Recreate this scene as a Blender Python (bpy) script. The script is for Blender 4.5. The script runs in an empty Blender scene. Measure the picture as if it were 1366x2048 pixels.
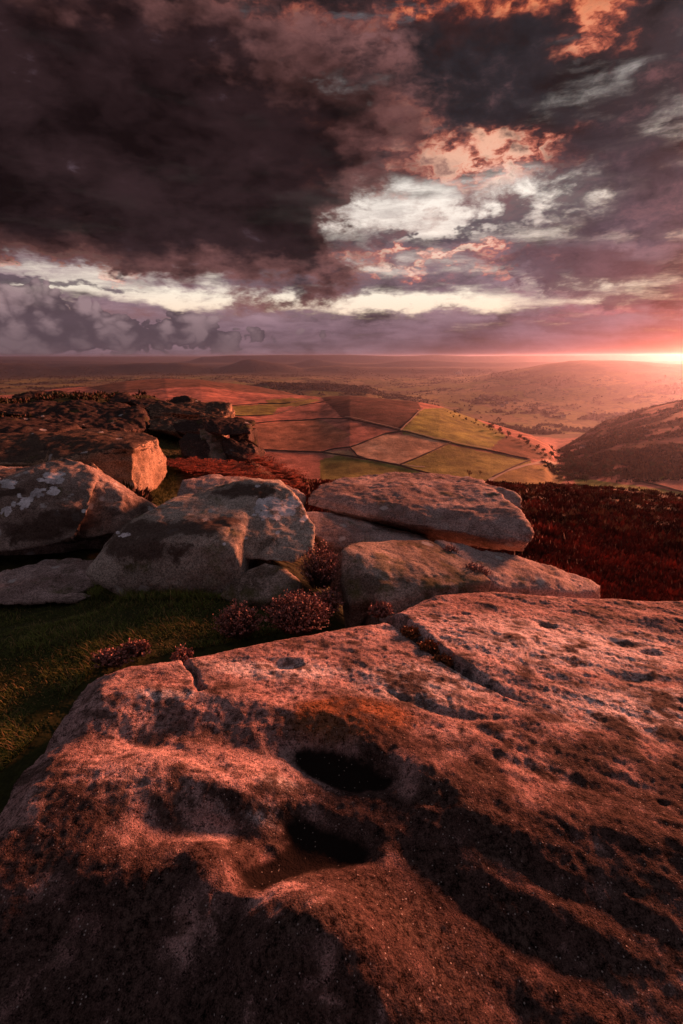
import bpy, bmesh, math, random
import numpy as np
from mathutils import Vector

R = math.radians
random.seed(7)
rng = np.random.default_rng(7)
sc = bpy.context.scene
COL = sc.collection

# ------------------------------------------------------------------ camera
CAM_Z, FPX, PITCH = 1.6, 950.0, R(18.2)
CP, SP = math.cos(PITCH), math.sin(PITCH)
cam_d = bpy.data.cameras.new('camera')
cam = bpy.data.objects.new('camera', cam_d)
COL.objects.link(cam)
cam.location = (0, 0, CAM_Z)
cam.rotation_euler = (R(90) - PITCH, 0, 0)
cam_d.sensor_fit = 'VERTICAL'
cam_d.sensor_height = 36.0
cam_d.lens = 36.0 * FPX / 2048.0
cam_d.clip_start = 0.05
cam_d.clip_end = 120000
sc.camera = cam

# ------------------------------------------------------------------ light, exposure
SUN_AZ, SUN_EL = 44.0, 10.5
sun_d = bpy.data.lights.new('sun', 'SUN')
sun_d.energy = 5.0
sun_d.angle = R(11.0)
sun_d.color = (1.0, 0.29, 0.15)
sun = bpy.data.objects.new('sun', sun_d)
COL.objects.link(sun)
sd = Vector((math.sin(R(SUN_AZ)) * math.cos(R(SUN_EL)), math.cos(R(SUN_AZ)) * math.cos(R(SUN_EL)), math.sin(R(SUN_EL))))
sun.rotation_euler = sd.to_track_quat('Z', 'Y').to_euler()
sun.location = (300, 320, 80)

sc.view_settings.view_transform = 'Standard'
sc.view_settings.look = 'None'
sc.view_settings.gamma = 1
sc.view_settings.use_curve_mapping = False
sc.view_settings.exposure = 1.35
sc.render.engine = 'CYCLES'
cy = sc.cycles
cy.use_denoising = True
cy.max_bounces = 3
cy.diffuse_bounces = 1
cy.glossy_bounces = 1
cy.transparent_max_bounces = 6
cy.volume_bounces = 0
cy.sample_clamp_indirect = 4.0


# ------------------------------------------------------------------ pixel helpers (photo pixels 1366 x 2048)
def ray(px, py):
    cx, c = (px - 683.0) / FPX, (1024.0 - py) / FPX
    return (cx, CP + SP * c, -SP + CP * c)


def at(px, py, D):
    """point on the pixel's ray at forward distance D"""
    x, y, z = ray(px, py)
    t = D / y
    return (x * t, D, CAM_Z + z * t)


def azel(px, py):
    x, y, z = ray(px, py)
    return math.degrees(math.atan2(x, y)), math.degrees(math.atan2(z, math.hypot(x, y)))


def project(x, y, z):
    z = z - CAM_Z
    f = y * CP - z * SP
    u = y * SP + z * CP
    f = np.maximum(f, 1e-3)
    return 683.0 + FPX * x / f, 1024.0 - FPX * u / f


# ------------------------------------------------------------------ node helper
class T:
    """thin wrapper: builds shader nodes from expressions"""
    def __init__(s, tree):
        s.t = tree

    def n(s, kind, **kw):
        nd = s.t.nodes.new(kind)
        for k, v in kw.items():
            setattr(nd, k, v)
        return nd

    def put(s, inp, v):
        if isinstance(v, bpy.types.NodeSocket):
            s.t.links.new(v, inp)
        else:
            if isinstance(v, (tuple, list)) and inp.type == 'RGBA' and len(v) == 3:
                v = (*v, 1)
            inp.default_value = v

    def m(s, op, a, b=None, c=None, clamp=False):
        nd = s.n('ShaderNodeMath', operation=op, use_clamp=clamp)
        for i, v in enumerate((a, b, c)):
            if v is not None:
                s.put(nd.inputs[i], v)
        return nd.outputs[0]

    def add(s, *a):
        r = a[0]
        for v in a[1:]:
            r = s.m('ADD', r, v)
        return r

    def mul(s, *a):
        r = a[0]
        for v in a[1:]:
            r = s.m('MULTIPLY', r, v)
        return r

    def sub(s, a, b):
        return s.m('SUBTRACT', a, b)

    def v(s, op, a, b=None, sc=None):
        nd = s.n('ShaderNodeVectorMath', operation=op)
        s.put(nd.inputs[0], a)
        if b is not None:
            s.put(nd.inputs[1], b)
        if sc is not None:
            s.put(nd.inputs['Scale'], sc)
        return nd.outputs['Value'] if op in ('LENGTH', 'DOT_PRODUCT', 'DISTANCE') else nd.outputs['Vector']

    def sm(s, x, lo, hi):
        nd = s.n('ShaderNodeMapRange', interpolation_type='SMOOTHSTEP')
        s.put(nd.inputs['Value'], x)
        nd.inputs['From Min'].default_value = lo
        nd.inputs['From Max'].default_value = hi
        return nd.outputs['Result']

    def lin(s, x, lo, hi, a=0.0, b=1.0):
        nd = s.n('ShaderNodeMapRange')
        s.put(nd.inputs['Value'], x)
        for k, q in (('From Min', lo), ('From Max', hi), ('To Min', a), ('To Max', b)):
            nd.inputs[k].default_value = q
        return nd.outputs['Result']

    def noise(s, vec, scale, detail=6, rough=0.55, lac=2.0, dist=0.0, color=False):
        nd = s.n('ShaderNodeTexNoise')
        s.put(nd.inputs['Vector'], vec)
        for k, q in (('Scale', scale), ('Detail', detail), ('Roughness', rough), ('Lacunarity', lac), ('Distortion', dist)):
            nd.inputs[k].default_value = q
        return nd.outputs['Color' if color else 'Fac']

    def voro(s, vec, scale, feature='F1', rnd=1.0):
        nd = s.n('ShaderNodeTexVoronoi', feature=feature)
        s.put(nd.inputs['Vector'], vec)
        nd.inputs['Scale'].default_value = scale
        nd.inputs['Randomness'].default_value = rnd
        return nd

    def mix(s, f, a, b, mode='MIX'):
        nd = s.n('ShaderNodeMix', data_type='RGBA', blend_type=mode)
        s.put(nd.inputs[0], f)
        s.put(nd.inputs[6], a)
        s.put(nd.inputs[7], b)
        return nd.outputs[2]

    def vmix(s, f, a, b):
        nd = s.n('ShaderNodeMix', data_type='VECTOR')
        s.put(nd.inputs[0], f)
        s.put(nd.inputs[4], a)
        s.put(nd.inputs[5], b)
        return nd.outputs[1]

    def ramp(s, x, stops):
        nd = s.n('ShaderNodeValToRGB')
        s.put(nd.inputs[0], x)
        e = nd.color_ramp.elements
        while len(e) < len(stops):
            e.new(0.5)
        for el, (p, c) in zip(e, stops):
            el.position = p
            el.color = (*c, 1)
        return nd.outputs[0]

    def map(s, vec, loc=(0, 0, 0), rot=(0, 0, 0), scl=(1, 1, 1), kind='POINT'):
        nd = s.n('ShaderNodeMapping', vector_type=kind)
        s.put(nd.inputs[0], vec)
        nd.inputs['Location'].default_value = loc
        nd.inputs['Rotation'].default_value = rot
        nd.inputs['Scale'].default_value = scl
        return nd.outputs[0]


def srgb(r, g, b, k=1.0):
    f = lambda c: ((c / 255 + 0.055) / 1.055) ** 2.4 if c > 10 else c / 255 / 12.92
    return (f(r) * k, f(g) * k, f(b) * k)


# ------------------------------------------------------------------ world: sky with broken sunset cloud
EXPO = 2 ** sc.view_settings.exposure


def S(r, g, b):
    """a sky colour as it shows, with the camera exposure taken out"""
    return srgb(r, g, b, 1.0 / EXPO)


def build_world():
    w = bpy.data.worlds.new('World')
    sc.world = w
    w.use_nodes = True
    nt = w.node_tree
    nt.nodes.clear()
    t = T(nt)
    out = t.n('ShaderNodeOutputWorld')
    bg = t.n('ShaderNodeBackground')
    nt.links.new(bg.outputs[0], out.inputs[0])
    tc = t.n('ShaderNodeTexCoord')
    d = tc.outputs['Generated']
    sep = t.n('ShaderNodeSeparateXYZ')
    t.put(sep.inputs[0], d)
    x, y, z = sep.outputs
    az = t.mul(t.m('ARCTAN2', x, y), 57.29578)
    el = t.mul(t.m('ARCSINE', z), 57.29578)
    comb = t.n('ShaderNodeCombineXYZ')
    t.put(comb.inputs[0], az)
    t.put(comb.inputs[1], el)
    P0 = comb.outputs[0]
    # cloud-deck coordinates: a flat layer overhead, so structure flattens towards the horizon
    zz = t.add(t.m('MAXIMUM', z, 0.0), 0.10)
    cq = t.n('ShaderNodeCombineXYZ')
    t.put(cq.inputs[0], t.m('DIVIDE', x, zz))
    t.put(cq.inputs[1], t.m('DIVIDE', y, zz))
    Q = cq.outputs[0]
    D3 = t.map(d, scl=(1, 1, 2.1))
    # warps in degrees
    wA = t.v('SUBTRACT', t.noise(D3, 3.2, 3, 0.6, color=True), (0.5, 0.5, 0.5))
    wB = t.v('SUBTRACT', t.noise(D3, 12.0, 4, 0.65, color=True), (0.5, 0.5, 0.5))
    PA = t.v('ADD', t.v('ADD', P0, t.v('MULTIPLY', wA, (16, 9, 0))), t.v('MULTIPLY', wB, (13, 10, 0)))
    PB = t.v('ADD', P0, t.v('ADD', t.v('MULTIPLY', wA, (10, 2.0, 0)), t.v('MULTIPLY', wB, (9, 3.0, 0))))

    scaled = {}

    def gauss(P, lst):
        """sum of soft ellipses: centre pixel, radii in degrees, (rot unused), weight"""
        tot = None
        for (px, py, rx, ry, rot, amp) in lst:
            k = min((1.0, 1.8, 3.2, 5.5, 9.0, 15.0, 25.0), key=lambda q: abs(math.log(q * ry / rx)))
            f = math.sqrt(rx * ry * k)
            if (P.node.name, k) not in scaled:
                scaled[(P.node.name, k)] = t.v('MULTIPLY', P, (1, k, 0))
            a, e = azel(px, py)
            l = t.v('DISTANCE', scaled[(P.node.name, k)], (a, e * k, 0))
            g = t.m('POWER', math.exp(-1.0 / (f * f)), t.mul(l, l))
            tot = t.mul(g, amp) if tot is None else t.m('MULTIPLY_ADD', g, amp, tot)
        return tot

    def c(n, k):
        return t.mul(t.sub(n, 0.5), k)

    nQ = t.noise(t.map(Q, rot=(0, 0, R(35)), scl=(0.8, 1.6, 1)), 1.7, 6, 0.60)
    nF = t.noise(t.v('ADD', D3, t.v('SCALE', wA, sc=0.22)), 8.0, 7, 0.60)
    nM = t.noise(t.v('ADD', D3, t.v('SCALE', wB, sc=0.10)), 4.0, 3, 0.6)
    nG = t.noise(t.v('ADD', D3, t.v('SCALE', wB, sc=0.08)), 24.0, 4, 0.60)
    nS = t.noise(t.v('ADD', t.map(d, scl=(1, 1, 7)), t.v('SCALE', wB, sc=0.12)), 6.0, 5, 0.6)      # flat streaks

    # clear sky seen through the gaps
    sky = t.n('ShaderNodeTexSky', sky_type='NISHITA', sun_disc=False)
    sky.sun_elevation = R(SUN_EL)
    sky.sun_rotation = R(SUN_AZ)
    sky.air_density = 1.6
    sky.dust_density = 3.0
    nish = t.v('SCALE', sky.outputs[0], sc=0.06)
    e01 = t.lin(el, 0, 40)
    clear = t.ramp(e01, [(0.0, S(196, 160, 160)), (0.09, S(255, 222, 196)), (0.16, S(255, 240, 222)),
                         (0.26, S(255, 236, 224)), (0.40, S(255, 244, 234)), (0.7, S(170, 166, 174)), (1.0, S(150, 150, 160))])
    col = t.vmix(0.06, t.v('SCALE', clear, sc=1.05), nish)

    # layer 1: grey broken stratus
    gaps = gauss(PB, [(920, 420, 13, 2.7, 8, 1.45), (1050, 388, 6, 1.0, 8, 1.0), (720, 430, 5.0, 3.2, 0, 0.6),
                      (740, 608, 21, 0.75, 0, 2.0), (820, 610, 9, 0.5, 0, 0.9), (330, 590, 13, 0.9, 4, 1.3), (120, 548, 9, 1.2, 0, 0.9),
                      (760, 537, 9, 0.7, -2, 0.9), (1080, 578, 9, 0.6, 4, 0.75), (1310, 225, 4, 0.9, 10, 0.6), (1090, 205, 7, 0.8, 10, 0.35),
                      (660, 160, 3.0, 1.0, 0, 0.4)])
    cov = t.sub(t.add(c(nQ, 1.6), c(nS, 2.6), c(nF, 1.2), 0.75), gaps)
    cov = t.sm(cov, -1.0, 0.7)
    body = t.ramp(e01, [(0.0, S(120, 96, 106)), (0.10, S(132, 106, 116)), (0.2, S(122, 100, 108)), (0.35, S(98, 84, 89)),
                        (0.5, S(74, 64, 68)), (0.72, S(52, 45, 48)), (1.0, S(120, 112, 118))])  # last stop brightened above the view to fill the shaded rock fronts
    tone = t.add(c(nF, 3.4), c(nM, 2.0), c(nG, 1.2), c(nQ, 1.4), 1.0)
    tone = t.m('MINIMUM', t.m('MAXIMUM', tone, 0.30), 3.2)
    body = t.v('SCALE', body, sc=tone)
    red = gauss(PA, [(1366, 660, 14, 3.0, 0, 0.85), (1366, 420, 10, 5, 0, 0.2), (1000, 310, 12, 4, 0, 0.5), (300, 60, 22, 5, 0, 0.5), (900, 40, 14, 4, 0, 0.5)])
    body = t.vmix(t.m('MINIMUM', red, 0.9), body, t.v('MULTIPLY', body, (1.5, 0.72, 0.64)))
    # fire-lit undersides
    fire = gauss(PA, [(740, 275, 6, 2.0, -15, 0.6), (880, 345, 11, 1.9, -4, 0.75), (1030, 310, 6, 2.2, 10, 0.6),
                      (1120, 30, 7, 2.6, 0, 0.5), (1270, 70, 6, 3.0, 0, 0.4), (860, 25, 5, 2.0, 0, 0.55), (600, 45, 7, 2.4, 0, 0.36), (360, 30, 8, 3.0, 0, 0.30),
                      (130, 528, 7, 0.7, 0, 0.8), (860, 525, 8, 0.8, 3, 0.8), (1010, 555, 6, 0.6, 0, 0.5), (700, 545, 3, 0.6, 0, 0.5)])
    hot = t.sm(t.add(t.mul(fire, 1.1), c(nF, 4.4), c(nG, 3.4)), -0.15, 1.65)
    hot = t.mul(hot, t.sm(fire, 0.05, 0.4))
    fmid = t.vmix(t.lin(el, 13, 30), S(242, 140, 116), S(204, 88, 54))
    ftop = t.vmix(t.lin(el, 13, 30), S(255, 214, 190), S(246, 134, 78))
    fcol = t.vmix(t.sm(hot, 0.05, 0.75), t.v('MULTIPLY', body, (1.9, 0.85, 0.7)), fmid)
    fcol = t.vmix(t.sm(hot, 0.45, 0.95), fcol, ftop)
    body = t.vmix(t.m('MINIMUM', t.mul(hot, 1.25), 0.92), body, fcol)
    col = t.vmix(cov, col, body)

    # layer 2: dark grey deck, upper right
    deck = gauss(PA, [(780, 165, 11, 2.6, -8, 0.9), (1010, 232, 10, 2.2, -10, 0.9), (1280, 300, 9, 3.2, 0, 1.0), (1330, 400, 7, 2.0, 0, 0.8),
                      (1180, 120, 12, 2.0, 0, 0.6), (870, 470, 7, 0.9, 6, 0.8), (1150, 460, 9, 1.3, 4, 0.7), (520, 90, 12, 3, 0, 0.6)])
    dm = t.sm(t.add(deck, c(nF, 2.6), c(nM, 1.4), c(nG, 1.1)), 0.20, 0.95)
    dcol = t.vmix(t.lin(el, 6, 20), S(92, 77, 88), S(40, 36, 40))
    dcol = t.v('SCALE', dcol, sc=t.m('MAXIMUM', t.add(1.0, c(nF, 3.6), c(nG, 2.0)), 0.35))
    col = t.vmix(t.mul(dm, 0.9), col, dcol)

    # layer 3: the big dark cloud, maroon where thin
    big = gauss(PA, [(40, 300, 22, 8.5, 0, 1.2), (330, 290, 15, 8, 0, 0.95), (570, 310, 11, 5.0, -4, 0.95), (480, 440, 11, 4.8, -14, 0.85),
                     (600, 525, 4.6, 3.6, -30, 0.9), (640, 430, 4.6, 4.0, 0, 0.6), (180, 130, 22, 6, 0, 0.8), (-250, 300, 30, 13, 0, 0.9)])
    hole = gauss(PB, [(60, 548, 14, 1.2, 0, 1.1), (330, 596, 9, 1.0, 0, 0.8)])
    bf = t.add(t.sub(big, hole), c(nF, 1.9), c(nM, 0.9), c(nG, 1.2))
    bm = t.sm(bf, 0.10, 1.0)
    thick = t.sm(t.add(big, c(nF, 1.6)), 0.55, 1.9)
    bcol = t.vmix(thick, S(112, 74, 72), S(40, 26, 28))
    bcol = t.v('SCALE', bcol, sc=t.m('MAXIMUM', t.add(0.95, c(nF, 2.6), c(nG, 1.3), c(nM, 1.6)), 0.4))
    col = t.vmix(t.mul(bm, 0.97), col, bcol)

    # layer 4: mauve banks low down, darker lens cloud on the right
    lens = gauss(PB, [(1090, 520, 6, 1.0, -6, 1.0), (1220, 550, 6, 1.2, -8, 0.9), (1360, 590, 8, 1.6, -4, 0.9), (60, 568, 9, 0.45, 0, 1.0)])
    lm = t.sm(t.add(lens, c(nF, 2.0), c(nG, 1.2)), 0.3, 0.8)
    lcol = t.v('SCALE', t.vmix(t.lin(az, 10, 38), S(92, 76, 86), S(104, 66, 68)), sc=t.add(1.0, c(nG, 1.6)))
    col = t.vmix(t.mul(lm, 0.85), col, lcol)
    bank = t.sm(t.add(t.sub(4.3, el), c(nS, 6.0), c(nF, 4.0)), -0.5, 1.2)
    kcol = t.v('SCALE', t.ramp(t.lin(el, 0, 6), [(0, S(118, 94, 102)), (0.5, S(128, 102, 112)), (1, S(152, 124, 130))]),
               sc=t.m('MAXIMUM', t.add(1.0, c(nS, 2.0), c(nF, 1.6)), 0.4))
    col = t.vmix(t.mul(bank, 0.9), col, kcol)

    # layer 5: heaped cumulus along the left horizon
    dv = t.v('ADD', t.map(d, scl=(1, 1, 1.3)), t.v('SCALE', wB, sc=0.03))
    b1 = t.m('ABSOLUTE', t.sub(t.noise(dv, 17.0, 0), 0.5))
    b2 = t.m('ABSOLUTE', t.sub(t.noise(dv, 41.0, 0), 0.5))
    b3 = t.m('ABSOLUTE', t.sub(t.noise(dv, 95.0, 0), 0.5))
    puff = t.add(t.mul(b1, 2.2), t.mul(b2, 1.3), t.mul(b3, 0.35))
    PC = t.v('ADD', P0, t.v('MULTIPLY', wB, (4.0, 1.6, 0)))
    cum = gauss(PC, [(75, 618, 2.6, 2.0, 0, 1.0), (10, 640, 4, 2.0, 0, 0.8), (170, 652, 5, 2.0, 0, 0.75), (280, 662, 4, 1.6, 0, 0.6), (365, 648, 2.2, 1.7, 0, 0.75),
                     (430, 670, 3.0, 1.4, 0, 0.7), (530, 667, 2.2, 1.2, 0, 0.6), (650, 662, 3.0, 0.9, 0, 0.4), (-120, 620, 7, 2.6, 0, 0.9),
                     (150, 690, 18, 1.2, 0, 0.5), (800, 676, 0.8, 0.4, 0, 0.4), (735, 655, 1.2, 0.5, 0, 0.35)])
    cf = t.add(cum, t.mul(t.sub(puff, 0.42), 1.0), c(nG, 0.5))
    cm = t.mul(t.sm(cf, 0.46, 0.56), t.sm(cum, 0.08, 0.25))
    lit = t.mul(t.sm(puff, 0.22, 0.95), t.add(0.35, t.mul(t.sm(el, 0.8, 5.0), 0.75)))
    ccol = t.vmix(t.m('MINIMUM', lit, 1.0), S(86, 70, 77), S(158, 132, 136))
    col = t.vmix(t.mul(cm, 0.9), col, ccol)

    # glow where the hidden sun sits, low on the right
    sa = t.v('DOT_PRODUCT', d, tuple(Vector((math.sin(R(39)), math.cos(R(39)), 0.004)).normalized()))
    th = t.mul(t.m('ARCCOSINE', t.m('MINIMUM', sa, 0.99999)), 57.29578)
    low = t.m('EXPONENT', t.mul(t.m('ABSOLUTE', t.sub(el, 0.5)), -0.42))
    g1 = t.mul(t.m('EXPONENT', t.mul(th, -0.11)), low)
    col = t.v('ADD', col, t.v('SCALE', S(255, 92, 44), sc=t.mul(g1, 1.5)))
    core = t.mul(t.m('EXPONENT', t.mul(th, -0.40)), t.m('EXPONENT', t.mul(t.m('ABSOLUTE', t.sub(el, 0.6)), -2.2)))
    col = t.v('ADD', col, t.v('SCALE', S(255, 190, 90), sc=t.mul(core, 1.2)))
    # below the horizon: dull ground tone
    col = t.vmix(t.sm(el, -3.0, -0.5), S(60, 46, 46), col)
    t.put(bg.inputs[0], col)
    bg.inputs[1].default_value = 1.0
    w.cycles.sampling_method = 'MANUAL'
    w.cycles.sample_map_resolution = 256


build_world()


# ------------------------------------------------------------------ numpy noise
_perm = np.random.default_rng(3).permutation(256)
_perm = np.concatenate([_perm, _perm, _perm])
_g = np.random.default_rng(4).normal(size=(256, 3))
_g /= np.linalg.norm(_g, axis=1)[:, None]


def perlin(p):
    p = np.asarray(p, dtype=np.float64)
    i = np.floor(p).astype(np.int64)
    f = p - i
    i &= 255
    u = f * f * f * (f * (f * 6 - 15) + 10)
    res = 0
    for dx in (0, 1):
        wx = u[:, 0] if dx else 1 - u[:, 0]
        for dy in (0, 1):
            wy = u[:, 1] if dy else 1 - u[:, 1]
            for dz in (0, 1):
                wz = u[:, 2] if dz else 1 - u[:, 2]
                h = _perm[_perm[_perm[(i[:, 0] + dx) & 255] + ((i[:, 1] + dy) & 255)] + ((i[:, 2] + dz) & 255)]
                g = _g[h]
                res = res + wx * wy * wz * (g[:, 0] * (f[:, 0] - dx) + g[:, 1] * (f[:, 1] - dy) + g[:, 2] * (f[:, 2] - dz))
    return res * 1.5


def fbm(p, octv=5, gain=0.5, lac=2.03):
    r, a = 0, 1.0
    p = np.asarray(p, dtype=np.float64)
    for k in range(octv):
        r = r + a * perlin(p * lac ** k + 17.3 * k)
        a *= gain
    return r


def xyz(x, y, z=0.0):
    return np.stack([x, y, np.broadcast_to(z, np.shape(x))], -1)


def sstep(x, a, b):
    t = np.clip((x - a) / (b - a), 0, 1)
    return t * t * (3 - 2 * t)


def poly_sdf(x, y, pts):
    """signed distance to polygon, negative inside"""
    d = np.full(x.shape, 1e18)
    ins = np.zeros(x.shape, bool)
    n = len(pts)
    for k in range(n):
        ax, ay = pts[k][:2]
        bx, by = pts[(k + 1) % n][:2]
        ex, ey = bx - ax, by - ay
        t = np.clip(((x - ax) * ex + (y - ay) * ey) / (ex * ex + ey * ey + 1e-12), 0, 1)
        d = np.minimum(d, (x - ax - t * ex) ** 2 + (y - ay - t * ey) ** 2)
        c = ((ay > y) != (by > y)) & (x < ex * (y - ay) / (ey + 1e-12 * (abs(ey) < 1e-12)) + ax)
        ins ^= c
    d = np.sqrt(d)
    return np.where(ins, -d, d)


def line_dist(x, y, pts):
    """distance, side (+ = left of travel) and arc fraction along an open polyline"""
    best = np.full(x.shape, 1e18)
    side = np.zeros(x.shape)
    arc = np.zeros(x.shape)
    L = [math.dist(pts[k][:2], pts[k + 1][:2]) for k in range(len(pts) - 1)]
    tot, acc = sum(L), 0
    for k in range(len(pts) - 1):
        ax, ay = pts[k][:2]
        bx, by = pts[k + 1][:2]
        ex, ey = bx - ax, by - ay
        t = np.clip(((x - ax) * ex + (y - ay) * ey) / (ex * ex + ey * ey), 0, 1)
        dd = (x - ax - t * ex) ** 2 + (y - ay - t * ey) ** 2
        s = np.sign(ex * (y - ay) - ey * (x - ax))
        m = dd < best
        best = np.where(m, dd, best)
        side = np.where(m, s, side)
        arc = np.where(m, (acc + t * L[k]) / tot, arc)
        acc += L[k]
    return np.sqrt(best), side, arc


# ------------------------------------------------------------------ mesh helpers
def mesh_from(name, V, F, smooth=True):
    """V (n,3), F (m,k) arrays -> mesh"""
    V = np.asarray(V, np.float32)
    F = np.asarray(F, np.int32)
    me = bpy.data.meshes.new(name)
    me.vertices.add(len(V))
    me.vertices.foreach_set('co', V.ravel())
    m, k = F.shape
    me.loops.add(m * k)
    me.loops.foreach_set('vertex_index', F.ravel())
    me.polygons.add(m)
    me.polygons.foreach_set('loop_start', np.arange(0, m * k, k, dtype=np.int32))
    me.polygons.foreach_set('loop_total', np.full(m, k, np.int32))
    me.polygons.foreach_set('use_smooth', np.full(m, smooth))
    me.update(calc_edges=True)
    me.validate()
    return me


def put_col(me, name, C):
    a = me.color_attributes.new(name, 'FLOAT_COLOR', 'POINT')
    C = np.asarray(C, np.float32)
    if C.shape[1] == 3:
        C = np.concatenate([C, np.ones((len(C), 1), np.float32)], 1)
    a.data.foreach_set('color', C.ravel())


def link(name, me, mat=None, parent=None, loc=None):
    o = bpy.data.objects.new(name, me)
    COL.objects.link(o)
    if mat is not None and me is not None and not me.materials:
        me.materials.append(mat)
    if loc is not None:
        o.location = loc
    if parent is not None:
        o.parent = parent
    return o


def tag(o, label=None, cat=None, group=None, kind=None):
    if label: o['label'] = label
    if cat: o['category'] = cat
    if group: o['group'] = group
    if kind: o['kind'] = kind
    return o


def empty(name, loc=(0, 0, 0)):
    o = bpy.data.objects.new(name, None)
    COL.objects.link(o)
    o.location = loc
    o.empty_display_size = 0.2
    return o


def grid_faces(nr, nc):
    a = np.arange((nr - 1) * nc).reshape(nr - 1, nc)[:, :-1].ravel()
    return np.stack([a, a + 1, a + nc + 1, a + nc], 1)


# ------------------------------------------------------------------ materials
def new_mat(name):
    m = bpy.data.materials.new(name)
    m.use_nodes = True
    nt = m.node_tree
    nt.nodes.clear()
    t = T(nt)
    out = t.n('ShaderNodeOutputMaterial')
    b = t.n('ShaderNodeBsdfPrincipled')
    nt.links.new(b.outputs[0], out.inputs[0])
    return m, t, b


def plain(name, c, rough=0.8, var=0.25, scale=8.0, spec=0.3):
    m, t, b = new_mat(name)
    v = t.n('ShaderNodeTexCoord').outputs['Object']
    n = t.noise(v, scale, 4)
    t.put(b.inputs['Base Color'], t.v('SCALE', c, sc=t.lin(n, 0.2, 0.8, 1 - var, 1 + var)))
    b.inputs['Roughness'].default_value = rough
    b.inputs['Specular IOR Level'].default_value = spec
    return m


def rock_mat(name, light, dark, stain, stain_amt=0.5, top_shade=0.0, lichen=0.0, moss=0.0, marks=False, scale=1.0, bump=0.5, rough=0.62):
    m, t, b = new_mat(name)
    v = t.v('ADD', t.n('ShaderNodeTexCoord').outputs['Object'], (hash_loc(name), 3.1, 7.7))
    big = t.noise(v, 1.3 * scale, 6, 0.6, dist=0.4)
    med = t.noise(v, 6.0 * scale, 7, 0.65, dist=0.2)
    grn = t.noise(v, 60.0 * scale, 4, 0.7)
    fine = t.noise(v, 170.0 * scale, 3, 0.7)
    c = t.mix(t.sm(t.add(big, t.mul(t.sub(med, 0.5), 0.8)), 0.32, 0.70), dark, light)
    st = t.sm(t.add(t.mul(t.noise(v, 2.1 * scale, 7, 0.62, dist=0.6), 1.0), t.mul(t.sub(med, 0.5), 0.7)), 0.66 - 0.28 * stain_amt, 0.78 - 0.2 * stain_amt)
    c = t.mix(t.mul(st, 0.82), c, stain)
    c = t.v('SCALE', c, sc=t.lin(t.add(t.mul(grn, 0.55), t.mul(fine, 0.6)), 0.46, 0.72, 0.25, 1.85))
    if top_shade > 0:                                                  # upward faces painted dark, standing in for unlit rock tops
        nz = t.n('ShaderNodeSeparateXYZ')
        t.put(nz.inputs[0], t.n('ShaderNodeNewGeometry').outputs['True Normal'])
        cr = t.sm(t.add(nz.outputs[2], t.mul(t.sub(med, 0.5), 1.6)), 0.35, 0.75)
        c = t.mix(t.mul(cr, top_shade), c, t.v('SCALE', (0.036, 0.025, 0.023), sc=t.lin(grn, 0.35, 0.65, 0.4, 1.7)))
    if moss > 0:
        geo = t.n('ShaderNodeSeparateXYZ')
        t.put(geo.inputs[0], t.n('ShaderNodeNewGeometry').outputs['Position'])
        mm = t.sm(t.add(t.noise(v, 3.3 * scale, 6, 0.65), t.mul(t.sub(med, 0.5), 0.5)), 0.62 - 0.2 * moss, 0.8 - 0.2 * moss)
        c = t.mix(t.mul(mm, 0.6), c, (0.075, 0.075, 0.022))
    if lichen > 0:
        vv = t.v('ADD', v, t.v('SCALE', t.v('SUBTRACT', t.noise(v, 14 * scale, 4, 0.6, color=True), (0.5, 0.5, 0.5)), sc=0.09 / scale))
        vo = t.voro(vv, 4.2 * scale)
        spot = t.sub(1.0, t.sm(vo.outputs['Distance'], 0.16, 0.24))
        keep = t.m('LESS_THAN', t.n('ShaderNodeSeparateColor').outputs[0], 2.0)
        sc_ = t.n('ShaderNodeSeparateColor')
        t.put(sc_.inputs[0], vo.outputs['Color'])
        spot = t.mul(spot, t.m('LESS_THAN', sc_.outputs[0], lichen))
        patch = t.sm(t.add(t.noise(v, 2.6 * scale, 7, 0.7, dist=0.8), t.mul(t.sub(med, 0.5), 0.9)), 0.66, 0.76)
        spot = t.m('MAXIMUM', spot, t.mul(patch, min(1.0, lichen * 2.2)))
        c = t.mix(t.mul(spot, 0.8), c, t.v('SCALE', (0.44, 0.43, 0.43), sc=t.lin(grn, 0.3, 0.7, 0.6, 1.2)))
    if marks:
        at_ = t.n('ShaderNodeAttribute', attribute_name='mk')
        s3 = t.n('ShaderNodeSeparateColor')
        t.put(s3.inputs[0], at_.outputs['Color'])
        wob = t.add(t.mul(t.sub(med, 0.5), 2.0), t.mul(t.sub(grn, 0.5), 1.3))
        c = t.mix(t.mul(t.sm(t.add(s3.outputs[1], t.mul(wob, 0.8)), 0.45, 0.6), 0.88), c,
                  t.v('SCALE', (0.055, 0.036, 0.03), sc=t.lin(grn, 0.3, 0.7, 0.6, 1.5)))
        c = t.mix(t.mul(t.sm(t.add(s3.outputs[0], t.mul(wob, 0.30)), 0.42, 0.54), 0.92), c,
                  t.v('SCALE', (0.60, 0.60, 0.64), sc=t.lin(t.add(grn, t.mul(t.sub(med, 0.5), 1.5)), 0.3, 0.7, 0.5, 1.25)))
    t.put(b.inputs['Base Color'], c)
    b.inputs['Roughness'].default_value = 0.82
    b.inputs['Specular IOR Level'].default_value = 0.02
    h = t.add(t.mul(med, 0.26), t.mul(grn, 0.15), t.mul(fine, 0.06))
    bp = t.n('ShaderNodeBump')
    bp.inputs['Strength'].default_value = bump
    bp.inputs['Distance'].default_value = 0.06 / scale
    t.put(bp.inputs['Height'], h)
    t.put(b.inputs['Normal'], bp.outputs[0])
    return m


def hash_loc(name):
    return (sum(ord(c) * (i + 3) for i, c in enumerate(name)) % 97) * 0.37


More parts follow.
